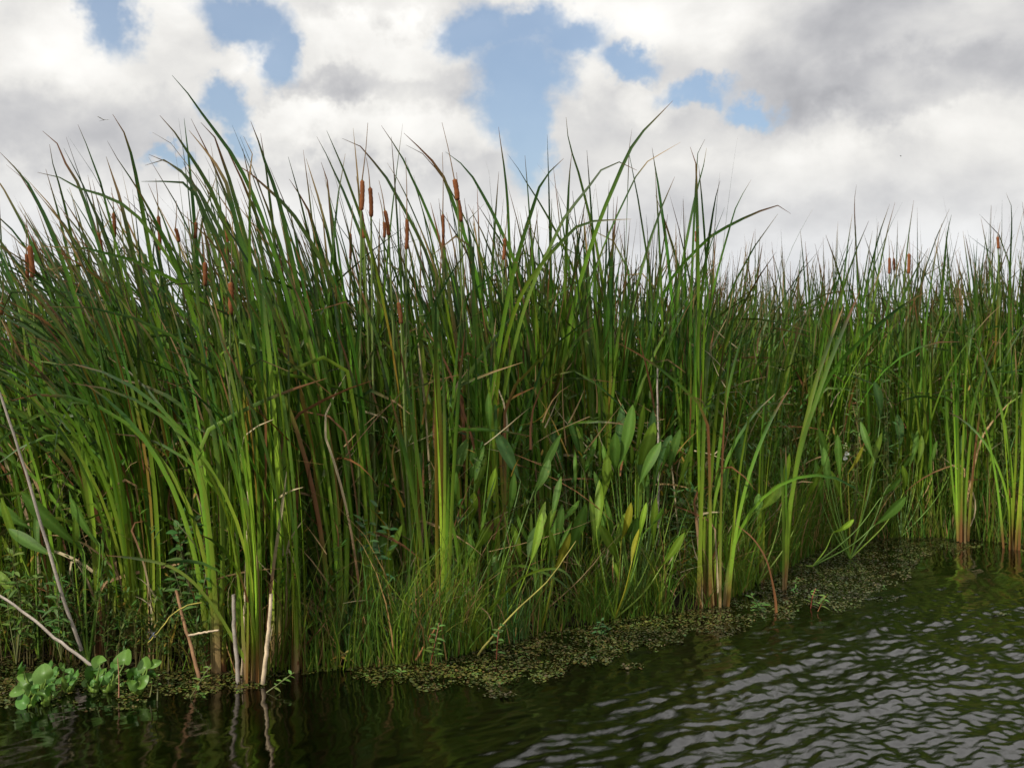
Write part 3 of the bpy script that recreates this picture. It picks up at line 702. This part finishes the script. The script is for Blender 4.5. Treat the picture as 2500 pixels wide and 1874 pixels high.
for label, rp, Y, lst in ARROWS:
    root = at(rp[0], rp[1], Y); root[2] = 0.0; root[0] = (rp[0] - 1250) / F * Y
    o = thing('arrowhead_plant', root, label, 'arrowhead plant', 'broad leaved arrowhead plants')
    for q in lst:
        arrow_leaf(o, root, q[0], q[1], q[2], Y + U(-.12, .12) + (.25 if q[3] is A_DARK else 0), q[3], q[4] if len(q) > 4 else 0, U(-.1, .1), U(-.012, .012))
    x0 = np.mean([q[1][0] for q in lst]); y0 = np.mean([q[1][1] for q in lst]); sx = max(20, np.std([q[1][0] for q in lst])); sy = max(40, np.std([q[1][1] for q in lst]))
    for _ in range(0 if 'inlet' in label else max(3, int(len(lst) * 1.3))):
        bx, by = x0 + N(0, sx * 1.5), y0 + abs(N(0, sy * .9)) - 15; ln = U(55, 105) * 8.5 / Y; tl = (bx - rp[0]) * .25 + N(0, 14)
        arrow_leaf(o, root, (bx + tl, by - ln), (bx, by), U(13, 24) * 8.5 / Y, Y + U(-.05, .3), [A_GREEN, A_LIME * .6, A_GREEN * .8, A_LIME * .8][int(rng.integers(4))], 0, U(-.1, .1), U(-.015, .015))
    if 'white' in label:
        st = [root, at(2052,1210,Y), at(2060,1140,Y), at(2066,1080,Y)]
        ge = Geo(); P = resample(st, 14); ge.tube(P, np.linspace(.006, .0025, 14), A_LIME, 5); ge.build('flower_stalk', M_STEM, o, root)
        for (fx, fy) in ((2063,1118),(2067,1107)):
            c = at(fx, fy, Y - .03); s_ = np.linspace(-1, 1, 5)
            ge = Geo(); ge.tube(c + np.outer(s_, (0, -.004, .001)), .0045 * np.sqrt(np.maximum(1 - s_ * s_, .05)), np.array((.5, .42, .08)), 6); fl = ge.build('flower', M_STEM, o, root)
            for k in range(3):
                a = PI / 2 + k * 2 * PI / 3 + .3; u = np.array((math.cos(a), -.35, math.sin(a))); t = np.linspace(0, 1, 6)
                ge = Geo(); ge.ribbon(c + np.outer(t, u) * .022, .012 * np.sin(PI * (.12 + .8 * t)), np.repeat([[0, -1., .3]], 6, 0), np.repeat([[.8, .8, .78]], 6, 0), .1, 5)
                ge.build('petal', M_PETAL, fl, root)
        for (fx, fy) in ((2065,1082),(2063,1087),(2067,1088),(2061,1093),(2066,1095),(2054,1106)):
            ge = Geo(); c = at(fx, fy, Y); t = np.linspace(-1, 1, 5)
            ge.tube(c + np.outer(t, (0, 0, .006)), .006 * np.sqrt(np.maximum(1 - t * t, .03)), np.array((.45, .5, .25)), 6); ge.build('bud', M_STEM, o, root)

# ------------------------------------------------------------------ water hyacinths
def hc(x, y): return (x / 4.424, 1500 + y / 4.424)
HYAS = [
 ('foremost bright water hyacinth with fan of rounded leaves at left', (345,990), [((300,975),(215,862),130),((375,870),(285,672),205),((255,805),(112,835),105),((385,960),(415,870),70),((340,830),(215,720),110)]),
 ('tall water hyacinth with one large upright spoon leaf', (505,972), [((495,712),(468,528),195),((540,885),(675,800),95),((560,735),(548,590),95),((505,900),(450,835),60),((510,760),(590,745),60)]),
 ('water hyacinth with small dark leaves behind the foremost one', (420,900), [((365,665),(182,668),85),((255,605),(240,500),125),((560,560),(552,488),85),((640,620),(590,560),80),((430,740),(470,700),50)]),
 ('water hyacinth with two round leaves left of the middle gap', (720,830), [((735,670),(770,575),150),((660,760),(680,668),95),((745,770),(740,680),100),((700,560),(670,520),70)]),
 ('low water hyacinth in the middle of the patch', (1010,830), [((1020,650),(1005,556),165),((945,745),(940,675),85),((1080,545),(1090,438),135),((1125,650),(1118,590),75),((1020,760),(1015,730),40)]),
 ('water hyacinth with tall ribbed leaf right of the middle', (1190,830), [((1180,770),(1175,650),115),((1200,770),(1265,700),75),((1320,790),(1345,725),95),((1340,540),(1365,372),185),((1290,560),(1230,500),90),((1230,640),(1215,570),70)]),
 ('rightmost water hyacinth with folded shiny leaves', (1495,850), [((1590,595),(1555,460),155),((1615,530),(1745,500),85),((1650,675),(1650,590),95),((1495,775),(1420,700),105),((1510,770),(1600,650),105),((1400,690),(1390,580),125)]),
]
H_G = np.array((.068, .165, .030)); H_B = np.array((.14, .23, .035))
for label, rp, lst in HYAS:
    rpx = hc(*rp); Y = depth_of(rpx[1]); root = at(*rpx, Y); root[2] = -.005
    o = thing('water_hyacinth', root, label, 'water hyacinth', 'water hyacinths floating at the bank')
    more = [((rp[0] + U(-130, 130), rp[1] - U(60, 190)), None, U(70, 120)) for _ in range(3)]
    more = [(q[0], (q[0][0] + U(-90, 90), q[0][1] - U(50, 110)), q[2]) for q in more]
    for (b, e, wd) in lst + more:
        Yl = Y + U(-.06, .18); Pb, Pe = at(*hc(*b), Yl), at(*hc(*e), Yl + U(-.05, .08))
        n = 10; t = np.linspace(0, 1, n)
        P = Pb + (Pe - Pb) * t[:, None] + np.array((0, -.025, .0)) * np.sin(PI * t)[:, None]
        hw = wd / 4.424 / 2 / F * Yl * 1.2
        W = np.maximum(hw * np.sin(PI * (t * .93 + .05) ** .75) ** .62, .002)
        c0 = (H_G * U(.8, 1.2)) if U(0, 1) < .7 else H_G * .6 + H_B * .4
        ge = Geo(); ge.ribbon(P, W, facing(n, -PI / 2 + N(0, .45), N(0, .2)) + np.array((0, 0, U(.1, .7))), np.repeat(c0[None], n, 0), U(.25, .5), 7, vein=(c0 * 1.25, .5))
        lf = ge.build('leaf', M_HYA, o, root)
        ge = Geo(); m = root * .45 + Pb * .55 + np.array((U(-.015, .015), -.01, 0)); tt = np.linspace(0, 1, 9)
        ge.tube(resample([root, m, Pb, Pb + (Pe - Pb) * .12], 9), .006 + .012 * np.exp(-((tt - .28) / .2) ** 2) - .003 * tt, H_B * U(.8, 1.1), 8)
        ge.build('petiole', M_HYA, lf, root)

# ------------------------------------------------------------------ leafy herbs, stems with lance leaves
def herb(name, label, cat, stems, Y, nl, ll, lw, col, group=None, stemcol=(.12, .13, .04), whorl=False, r0=.004):
    root = at(*stems[0][0], Y)
    o = thing(name, root, label, cat, group)
    for pts in stems:
        P = resample([at(*q, Y + .06 * i * U(-1, 1)) for i, q in enumerate(pts)], 14)
        ge = Geo(); ge.tube(P, np.linspace(r0, r0 * .45, 14), np.array(stemcol) * U(.8, 1.2), 5); ge.build('stem', M_STEM, o, root)
        for i in range(nl):
            s = (.25 + .75 * (i + U(0, .6)) / nl) if not whorl else 1 - .55 * (i / nl) ** 1.5
            k = min(12, max(0, s * 13)); j = int(k); b = P[j] + (P[min(13, j + 1)] - P[j]) * (k - j)
            a = i * 2.4 + U(-.4, .4); up = U(-.25, .75) + (.4 if s > .85 else 0)
            dv = np.array((math.cos(a), math.sin(a) * .8, up)); dv /= np.linalg.norm(dv)
            L = ll * U(.6, 1.15) * (1.05 - .35 * s); n = 7; t = np.linspace(0, 1, n)
            Q = b + np.outer(t, dv) * L + np.outer(t ** 2, (0, 0, -U(.1, .45))) * L
            ge = Geo(); c = np.asarray(col) * np.array((U(.8, 1.25), U(.85, 1.15), U(.8, 1.2)))
            ge.ribbon(Q, lance(t, lw * U(.75, 1.2), .8, .9), np.repeat([[N(0, .3), -.5, 1.]], n, 0), np.repeat(c[None], n, 0), .25, 3, vein=(c * 1.4, .4))
            ge.build('leaf', M_HERB, o, root)
HG = np.array((.060, .135, .030)); HL = np.array((.105, .185, .035)); HD = np.array((.035, .085, .028))
herb('leafy_herb', 'leafy dark green herb with pointed leaves before the bright cattails', 'herb', [[(478,1620),(468,1500),(455,1400),(468,1300),(478,1262)], [(478,1620),(480,1500),(500,1420),(505,1330)], [(470,1560),(440,1440),(420,1380)], [(465,1450),(440,1330),(432,1275)]], 6.95, 17, .115, .017, HG)
herb('leafy_herb', 'bluish leafy herb in the shade left of the folded dry leaf', 'herb', [[(925,1560),(922,1400),(918,1280),(925,1215)], [(925,1560),(940,1380),(955,1270)], [(922,1400),(900,1320),(885,1260)]], 7.25, 13, .11, .016, HD * 1.3)
SPR = 'small leafy sprigs standing in the water'
herb('water_sprig', 'sprig leaning right out of dark water by the foremost cattail', 'sprig', [[(650,1690),(685,1665),(718,1640)]], 6.45, 11, .045, .007, HL, SPR)
herb('water_sprig', 'slanting sprig with narrow leaves right of the hyacinths', 'sprig', [[(462,1708),(490,1660),(515,1622)], [(480,1690),(498,1700)]], 6.35, 10, .055, .007, HL, SPR)
herb('water_sprig', 'thin bent sprig between hyacinths and slanting sprig', 'sprig', [[(384,1715),(385,1670),(383,1650),(395,1646)], [(366,1700),(371,1670),(366,1650)]], 6.3, 4, .03, .006, HL, SPR)
herb('water_sprig', 'pale sprig with whorled leaves at the foot of the grass', 'sprig', [[(1050,1625),(1062,1570),(1072,1520)]], 7.05, 15, .075, .010, HL, SPR, (.2, .06, .03))
herb('water_sprig', 'green sprig among arching stems above the duckweed', 'sprig', [[(1212,1615),(1215,1560),(1222,1520)]], 7.2, 14, .07, .009, HG, SPR, (.2, .06, .03))
herb('water_sprig', 'sprig with red stem standing in water by the duckweed tip', 'sprig', [[(1979,1488),(1984,1455),(1992,1435)]], 8.75, 12, .06, .008, HL, SPR, (.25, .06, .04))
herb('water_sprig', 'taller sprig right of the red stemmed one', 'sprig', [[(1997,1492),(2010,1465),(2020,1450)]], 8.6, 12, .065, .009, HL, SPR, (.22, .10, .04))
herb('water_sprig', 'dark sprig at the end of the curved straw leaf', 'sprig', [[(1862,1498),(1846,1470),(1832,1448)], [(1862,1498),(1850,1482),(1868,1475)]], 8.6, 12, .075, .009, HG, SPR)
herb('water_sprig', 'upright sprig in the duckweed left of the inlet', 'sprig', [[(1940,1470),(1942,1440),(1946,1410)]], 9.1, 12, .05, .006, HG, SPR)
herb('water_sprig', 'tiny sprig at the tip of the duckweed mat', 'sprig', [[(2155,1455),(2158,1442),(2160,1432)]], 9.4, 7, .035, .005, HG, SPR)
herb('water_sprig', 'low sprig creeping over duckweed under the arrowheads', 'sprig', [[(1455,1555),(1462,1530),(1470,1512)], [(1455,1555),(1485,1535)]], 7.9, 12, .06, .008, HD * 1.3, SPR)
herb('water_sprig', 'drowned sprig lying low at the front of the duckweed', 'sprig', [[(940,1640),(975,1655),(1000,1660)], [(975,1655),(980,1635)]], 6.85, 7, .05, .007, HL, SPR)
herb('water_sprig', 'yellowing sprig curled at the shaded water edge', 'sprig', [[(815,1640),(822,1610),(845,1592)]], 6.95, 9, .06, .008, np.array((.2, .17, .03)), SPR)
herb('water_sprig', 'dark sprig half sunk off the duckweed edge', 'sprig', [[(1440,1628),(1448,1612),(1452,1602)]], 7.1, 8, .05, .007, HD * 1.2, SPR)
herb('water_sprig', 'reddish seeded sprig rising among the hyacinths', 'sprig', [[(290,1702),(290,1650),(287,1605)]], 6.3, 12, .03, .004, HL * 1.1, SPR, (.2, .08, .04))
SW = 'willow leaved herbs among the reeds'
for i, (px, py, top, Y, lab) in enumerate([(2085,1320,880,11.9,'tall willow leaved herb behind the white flowers'), (2160,1300,900,12.4,'willow leaved herb right of the white flowers'), (2470,1300,930,12.5,'willow leaved herb at the right edge'),
      (2300,1300,880,13.,'willow leaved herb midway along the far bank'), (1450,1480,985,9.1,'willow leaved herb left of the bright arrowhead leaves'), (1665,1450,1180,8.95,'low willow leaved herb right of the bright arrowhead leaves'), (1340,1480,880,9.0,'tall shaded willow leaved herb over the dark arrowheads'),
      (265,1600,985,7.35,'willow leaved herb behind the leftmost bright clump'), (40,1620,1330,6.98,'willow leaved herb at the left edge by the fallen stalk'), (150,1610,1400,6.95,'willow leaved herb beneath the grey fallen stalk'), (905,1560,1010,7.7,'tall thin willow leaved herb in the dark middle')]):
    st = [[(px,py),(px+U(-12,12),(py+top)/2),(px+U(-20,20),top)] for _ in range(3)] + [[(px,py),(px+U(-45,45),(py*.4+top*.6)),(px+U(-70,70),top+U(20,120))] for _ in range(2)]
    herb('willow_leaved_herb', lab, 'herb', st, Y, 15, .10, .009, HG if i % 2 else HL * .8, SW)

# ------------------------------------------------------------------ dead stalks and stubs
def stalk(name, label, pts, Y0, Y1, r0, r1, c, broken=True):
    ys = np.linspace(Y0, Y1, len(pts)); P = resample([at(*q, y) for q, y in zip(pts, ys)], 16)
    P += rng.normal(0, .0015, P.shape)
    root = P[0].copy(); ge = Geo(); t = np.linspace(0, 1, 16)[:, None]
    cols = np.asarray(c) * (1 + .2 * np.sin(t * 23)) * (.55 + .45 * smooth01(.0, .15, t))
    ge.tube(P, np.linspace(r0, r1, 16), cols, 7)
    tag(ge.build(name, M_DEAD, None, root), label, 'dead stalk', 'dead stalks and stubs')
GREYC = np.array((.30, .26, .22)); TANC = np.array((.42, .33, .22))
stalk('dead_stalk', 'long grey dead stalk slanting across the left side', [(200,1585),(160,1480),(98,1270),(40,1080),(-10,930)], 6.95, 6.75, .011, .006, GREYC)
stalk('dead_stalk', 'grey fallen stalk running down to the hyacinths', [(235,1632),(140,1560),(60,1495),(-20,1440)], 6.75, 6.75, .010, .007, GREYC * 1.1)
stalk('broken_stub', 'pale broken stub with dark foot beside the foremost cattail', [(642,1668),(650,1590),(658,1515),(663,1448)], 6.6, 6.6, .012, .009, TANC * 1.15)
stalk('broken_stub', 'dark mottled stub left of the foremost cattail', [(581,1672),(580,1630),(572,1540),(570,1450)], 6.65, 6.7, .012, .010, GREYC * .8)
stalk('dead_stalk', 'thin straw coloured stalk rising behind the stubs', [(590,1650),(600,1420),(605,1240),(606,1170)], 6.8, 6.85, .008, .005, TANC)
stalk('dead_stalk', 'orange brown stalk slanting into the water left of the stubs', [(486,1655),(470,1590),(450,1520),(430,1440)], 6.7, 6.8, .011, .008, RUST * .75 + TANC * .2)
stalk('dead_stalk', 'grey upright stalk behind the bright arrowhead leaves', [(1608,1330),(1607,1080),(1605,980),(1606,893)], 9.2, 9.2, .008, .006, GREYC)
stalk('dead_stalk', 'short tan stub lying across the bright clumps', [(460,1551),(500,1543),(535,1537)], 6.7, 6.7, .007, .005, TANC)
stalk('dead_stalk', 'yellow stem arching from the stubs to the perched dragonfly', [(492,1470),(455,1478),(420,1500),(392,1535),(362,1568)], 6.75, 6.7, .004, .003, np.array((.30, .26, .06)))
stalk('dead_stalk', 'brown seed stalk slanting out over the duckweed', [(1165,1600),(1240,1510),(1341,1412),(1406,1320)], 7.3, 7.3, .007, .003, np.array((.22, .20, .05)))
stalk('dead_stalk', 'tan stick leaning in grass beside the seed stalk', [(1015,1612),(1040,1570),(1062,1535)], 7.1, 7.1, .007, .005, RUST)

# ------------------------------------------------------------------ dragonflies
def dragonfly(label, head, tail, span_px, Y, colr, wing_dirs, wing_col):
    h_, t_ = at(*head, Y), at(*tail, Y); root = (h_ + t_) / 2
    o = thing('dragonfly', root, label, 'dragonfly')
    s = np.linspace(0, 1, 22); L = np.linalg.norm(t_ - h_)
    prof = .065 * np.exp(-((s - .06) / .06) ** 2) + .085 * np.exp(-((s - .25) / .10) ** 2) + .028 * (s > .3) * (1 - .3 * s)
    ge = Geo(); ge.tube(h_ + np.outer(s, t_ - h_), np.maximum(prof * L, .0006), np.asarray(colr), 8); ge.build('body', M_INSECT, o, root)
    ax = h_ + (t_ - h_) * .22
    for wd in wing_dirs:
        wd = np.asarray(wd, float); wl = np.linalg.norm(wd)
        n = 9; t = np.linspace(0, 1, n); dv = wd / wl * span_px / 2 / F * Y * wl
        cols = np.repeat([wing_col], n, 0).astype(float); cols[4:7] *= .25
        ge = Geo(); ge.ribbon(ax + np.outer(t, dv), np.maximum(.0075 * np.sin(PI * (.1 + .85 * t)) ** .6, .0008), np.repeat([[.1, -.25, 1.]], n, 0), cols, .05)
        ge.build('wing', M_PETAL, o, root)
dragonfly('dark dragonfly flying in the sky above the left cattails', (256,292), (243,296), 33, 6.8, (.012, .010, .012), [(-.95, .1, .55), (-.9, -.5, .45), (.95, .1, .02), (.9, -.5, -.03)], (.16, .13, .09))
dragonfly('blue dragonfly perched on the yellow stem near the water', (377,1543), (364,1560), 34, 6.62, (.11, .14, .26), [(-.5, -.1, .75), (-.75, -.3, .4), (.5, -.1, .5), (.4, -.4, -.4)], (.22, .2, .16))
b = at(2199, 381, 7.5); o = thing('flying_insect', b, 'tiny dark insect flying in the grey clouds at right', 'insect')
ge = Geo(); s = np.linspace(-1, 1, 7); ge.tube(b + np.outer(s, (.004, 0, -.002)), .0022 * np.sqrt(np.maximum(1 - s * s, .05)), np.array((.02, .018, .016)), 6); ge.build('body', M_INSECT, o, b)
for sx in (-1, 1):
    ge = Geo(); t = np.linspace(0, 1, 5); ge.ribbon(b + np.outer(t, (sx * .005, 0, .004)), .0015 * np.sin(PI * (.1 + .8 * t)), np.repeat([[0, -1., .5]], 5, 0), np.repeat([[.1, .1, .1]], 5, 0)); ge.build('wing', M_PETAL, o, b)

# ------------------------------------------------------------------ masses nobody could count: fine grass, undergrowth, floating duckweed
def strips(R, L, h0, h1, hw, ang, cols0, cols1, k=6, power=1.6, taper=1.6):
    """many grass blades at once: roots R (n,3), lengths, lean vectors, half widths"""
    n = len(R); t = np.linspace(0, 1, k)
    h = h0[:, None] + (h1 - h0)[:, None] * (t ** power)[None, :, None]
    a = np.linalg.norm(h, axis=2) + 1e-6
    d = np.stack([np.sin(a) * h[..., 0] / a, np.sin(a) * h[..., 1] / a, np.cos(a)], -1)
    P = np.zeros((n, k, 3)); P[:, 1:] = np.cumsum((d[:, 1:] + d[:, :-1]) * .5, 1) * (L / (k - 1))[:, None, None]; P += R[:, None]
    S = np.stack([np.cos(ang), np.sin(ang), 0 * ang], -1)[:, None]
    W = np.maximum(hw[:, None] * (1 - t[None] ** taper), .0004)[..., None]
    V = np.stack([P - S * W, P + S * W], 2).reshape(n, -1, 3)
    C = (cols0[:, None] + (cols1 - cols0)[:, None] * t[None, :, None])
    C = np.repeat(C[:, :, None], 2, 2).reshape(-1, 3)
    i = np.arange(k - 1) * 2; q = np.stack([i, i + 1, i + 3, i + 2], -1)
    Q = (q[None] + (np.arange(n) * 2 * k)[:, None, None]).reshape(-1, 4)
    return V.reshape(-1, 3), Q, C
def band(n, x0, x1, d0, d1, power=1.0):
    X = rng.uniform(x0, x1, n); return np.stack([X, shore(X) + d0 + (d1 - d0) * rng.uniform(0, 1, n) ** power, np.full(n, .0)], 1)
def noise2(X, Y, f, seed=0):
    r = np.random.default_rng(seed); v = 0
    for i in range(5):
        a = r.uniform(0, 6.28); ff = f * (1.5 ** i); v = v + np.sin(ff * (X * math.cos(a) + Y * math.sin(a)) + r.uniform(0, 6.28)) / (1.3 ** i)
    return v
def grass(R, Lm, Ls, hw, lean, tone):
    n = len(R); L = np.abs(rng.normal(Lm, Ls, n)) + .06
    h0 = rng.normal(0, .2, (n, 2)); h1 = h0 + rng.normal(0, lean, (n, 2))
    c = np.asarray(tone)[None] * np.stack([rng.uniform(.7, 1.4, n), rng.uniform(.8, 1.2, n), rng.uniform(.7, 1.4, n)], 1)
    dry = rng.uniform(0, 1, n) < .10; c[dry] = TAN * rng.uniform(.4, .9, (dry.sum(), 1))
    return strips(R, L, h0, h1, hw * rng.uniform(.6, 1.3, n), rng.uniform(-1, 1, n), c * np.array((1.3, 1.15, .9)), c)
GT = (.068, .138, .018); GB = (.055, .125, .032); GL = (.105, .185, .020)
ge = Geo()
def thin(R, f, thr, seed): return R[noise2(R[:, 0], R[:, 1], f, seed) > thr]
ge.raw(*grass(thin(band(1000, -1.15, -.25, -.06, .9, 1.2), 4., .0, 1), .40, .28, .0046, 1.0, GT))
ge.raw(*grass(thin(band(520, -.75, -.1, -.05, .35, 1.2), 5., .1, 2), .52, .26, .0044, .9, GL))
ge.raw(*grass(thin(band(1100, -1.2, .1, -.10, .3), 6., .2, 3), .32, .18, .0034, 1.2, GB))
ge.raw(*grass(thin(band(1300, -.2, 1.2, -.06, .35), 6., .2, 4), .22, .12, .0036, 1.0, GT))
ge.raw(*grass(thin(band(420, -.2, 1.2, .0, .5), 5., 0., 4), .55, .28, .0036, 1.0, GL))
ge.raw(*grass(thin(band(1200, 1.0, 1.9, -.05, .7), 5., .1, 5), .46, .26, .0046, 1.0, GL))
ge.raw(*grass(thin(band(4200, 1.7, 3.7, -.05, 2.0), 4., .0, 6), .60, .34, .0060, .95, GT))
ge.raw(*grass(thin(band(2000, 1.7, 4.5, .0, 1.5), 4., .3, 16), .72, .34, .0068, .8, GL))
ge.raw(*grass(band(900, -1.2, 5., -.07, .16), .20, .10, .0036, 1.0, GT))
ge.raw(*grass(thin(band(3000, 2.8, 6.0, -.02, 1.8), 3., -.5, 7), .62, .32, .0062, .6, GT))
ge.raw(*grass(thin(band(2600, -3.6, -1.1, .0, 1.2), 4., -.2, 8), .46, .26, .0042, .9, (.085, .13, .016)))
tag(ge.build('grass', M_GRASS), 'fine green grass along the foot of the reeds', 'grass', kind='stuff')

def undergrowth(n_st, x0, x1, d0, d1, H, leaf, tone, per=16):
    st = band(n_st, x0, x1, d0, d1); L = np.abs(rng.normal(H, H * .35, n_st)) + .1
    h1 = rng.normal(0, .35, (n_st, 2)); V, Q, C = strips(st, L, rng.normal(0, .15, (n_st, 2)), h1, np.full(n_st, .003), rng.uniform(-1, 1, n_st), np.tile((.10, .08, .03), (n_st, 1)), np.tile((.09, .12, .03), (n_st, 1)), 8)
    ge.raw(V, Q, C)
    P = V.reshape(n_st, 8, 2, 3).mean(2)
    k = rng.uniform(.2, .999, (n_st, per)) * 7; j = np.clip(k.astype(int), 0, 6); f = (k - j)[..., None]
    ii = np.arange(n_st)[:, None]; B = (P[ii, j] * (1 - f) + P[ii, j + 1] * f).reshape(-1, 3); n = len(B)
    az = rng.uniform(0, 2 * PI, n); a0 = rng.uniform(.5, 1.3, n); a1 = a0 + rng.uniform(.1, .9, n)
    hv = np.stack([np.cos(az), np.sin(az)], 1)
    c = np.asarray(tone)[None] * np.stack([rng.uniform(.65, 1.5, n), rng.uniform(.75, 1.25, n), rng.uniform(.7, 1.3, n)], 1)
    y = rng.uniform(0, 1, n) < .05; c[y] = np.array((.25, .17, .03))
    kk = 5; t = np.linspace(0, 1, kk); V, Q, C = strips(B, leaf * rng.uniform(.6, 1.3, n), hv * a0[:, None], hv * a1[:, None], np.full(n, leaf * .09), az + PI / 2, c, c, kk)
    W = np.repeat(np.sin(PI * (.08 + .88 * t) ** .8), 2)[None, :, None]          # lance outline
    Vc = V.reshape(n, kk, 2, 3); m = Vc.mean(2, keepdims=True); S = np.stack([-np.sin(az), np.cos(az), 0 * az], -1)[:, None, None]
    sg = np.array((-1., 1.))[None, None, :, None]; Vc = m + S * sg * (leaf * .11 * np.sin(PI * (.06 + .9 * t) ** .85))[None, :, None, None]
    ge.raw(Vc.reshape(-1, 3), Q, C)
ge = Geo()
undergrowth(1100, -3.7, -1.0, .2, 1.9, .80, .075, (.055, .115, .019))
undergrowth(300, -3.7, -1.6, -.05, .4, .32, .06, (.065, .13, .026))
undergrowth(900, -1.1, 1.6, .45, 2.2, .95, .075, (.050, .112, .022))
undergrowth(1100, 1.4, 3.6, .5, 2.6, 1.05, .085, (.068, .140, .022))
undergrowth(800, 3.2, 6.4, .3, 2.8, 1.1, .09, (.066, .132, .022))
tag(ge.build('undergrowth', M_HERB), 'tangled low herbs filling the gaps between the reeds', 'undergrowth', kind='stuff')

def litter(n, x0, x1, d0, d1, z1, Lm):
    R_ = band(n, x0, x1, d0, d1); R_[:, 2] = rng.uniform(.02, z1, n)
    a = rng.uniform(0, 2 * PI, n); m = rng.uniform(.2, 2.2, n); h0 = np.stack([np.cos(a), np.sin(a) * .6], 1) * m[:, None]
    c = np.array([TAN, RUST, STRAW * .8, TAN * .5, GOLD * .7])[rng.integers(0, 5, n)] * rng.uniform(.5, 1.1, (n, 1))
    return strips(R_, np.abs(rng.normal(Lm, Lm * .4, n)) + .08, h0, h0 + rng.normal(0, .7, (n, 2)), rng.uniform(.003, .008, n), rng.uniform(-1, 1, n), c, c * .9)
ge = Geo()
ge.raw(*litter(420, -3.5, -.9, .1, .9, 1.3, .38)); ge.raw(*litter(260, -.9, 1.5, .1, 1.2, 1.4, .34)); ge.raw(*litter(420, 1.5, 5.2, .2, 2.2, 1.9, .34)); ge.raw(*litter(260, -3.5, 5, .0, .4, .4, .25))
tag(ge.build('leaf_litter', M_DRY), 'scraps of dead leaf caught among the reeds', 'leaf litter', kind='stuff')
FRONT = np.array([(-300,1735),(0,1724),(150,1722),(300,1712),(420,1702),(560,1692),(650,1672),(740,1640),(830,1652),(950,1668),(1080,1692),(1180,1684),(1300,1668),(1400,1640),(1500,1602),(1650,1572),(1800,1548),(1870,1525),(1950,1492),(2050,1482),(2150,1458),(2190,1428),(2240,1378),(2300,1348),(2400,1334),(2700,1330)])
n = 230000
px = rng.uniform(-150, 2560, n); fy = np.interp(px, FRONT[:, 0], FRONT[:, 1]) + 10 * np.sin(px / 23) + 7 * np.sin(px / 9.)
Yf = CAMH * F / (fy - HZ)
Y = rng.uniform(6.0, 13, n); X = (px - 1250) / F * Y
ok = (Y > Yf) & (Y < shore(X) + .25)
den = .8 * noise2(X, Y, 7., 4) + .4 * noise2(X, Y, 25., 9) + .25 + .9 * np.clip((Y - Yf) / .12, 0, 1.3)
ok &= den > rng.normal(.15, .35, n)
isl = np.zeros(n, bool)
for (ix, iy, rx, ry) in ((1220,1697,42,9),(1470,1600,55,10),(1540,1627,35,9),(2150,1538,16,4),(2170,1462,50,7),(2440,1500,30,4),(300,1728,40,6),(220,1735,26,5),(1170,1655,60,12),(2080,1480,30,6)):
    q = ((X / Y * F + 1250 - ix) / rx) ** 2 + ((HZ + CAMH * F / Y - iy) / ry) ** 2
    isl |= q < rng.uniform(.3, 1.1, n)
X, Y = X[ok | isl], Y[ok | isl]
def discs(X, Y, r0, r1):
    n = len(X); r = rng.uniform(r0, r1, n); a0 = rng.uniform(0, 6.28, n); k = np.arange(6) / 6 * 2 * PI
    e = rng.uniform(.6, 1, n)
    lx = np.cos(k)[None] * r[:, None]; ly = np.sin(k)[None] * (r * e)[:, None]
    vx = X[:, None] + lx * np.cos(a0)[:, None] - ly * np.sin(a0)[:, None]; vy = Y[:, None] + lx * np.sin(a0)[:, None] + ly * np.cos(a0)[:, None]
    tx, ty = rng.normal(0, .22, n), rng.normal(0, .22, n)
    z = rng.uniform(.004, .009, n)[:, None] + np.maximum(-.003, lx * tx[:, None] + ly * ty[:, None])
    V = np.stack([vx, vy, z], -1).reshape(-1, 3)
    Q = (np.array([[0, 1, 2, 3], [0, 3, 4, 5]])[None] + (np.arange(n) * 6)[:, None, None]).reshape(-1, 4)
    c = np.array((.070, .076, .013))[None] * np.stack([rng.uniform(.5, 1.2, n), rng.uniform(.6, 1.15, n), rng.uniform(.6, 1.3, n)], 1) * (.85 + .22 * noise2(X, Y, 5., 21))[:, None].clip(.4, 1.5)
    b = rng.uniform(0, 1, n) < .08; c[b] = np.array((.05, .035, .012))
    return V, Q, np.repeat(c, 6, 0)
ge = Geo(); k = rng.uniform(0, 1, len(X)); ge.raw(*discs(X[k < .7], Y[k < .7], .0035, .0075)); ge.raw(*discs(X[(k > .7) & (k < .92)], Y[(k > .7) & (k < .92)], .007, .013))
tag(ge.build('duckweed', M_DUCK), 'mat of tiny floating duckweed leaves along the water edge', 'duckweed', kind='stuff')

# the bank goes on to either side
mass('cattail_thicket', 'dense thicket of cattail leaves continuing beyond the left edge', [crowd_root(-6.2, -3.5, .1, 3.5) for _ in range(190)], (2.86, .22), (5, 8), 9, .0115, .17)
mass('cattail_thicket', 'dense thicket of cattail leaves continuing beyond the right edge', [crowd_root(5.2, 9.0, .1, 5.0) for _ in range(230)], (2.95, .22), (5, 8), 9, .0115, .17)
ge = Geo(); undergrowth(400, -6.0, -3.6, .1, 1.8, .7, .075, (.055, .115, .019)); undergrowth(400, 5.6, 9.0, .1, 2.5, .9, .085, (.066, .132, .022))
tag(ge.build('undergrowth', M_HERB), 'low herbs at the two ends of the bank', 'undergrowth', kind='stuff')
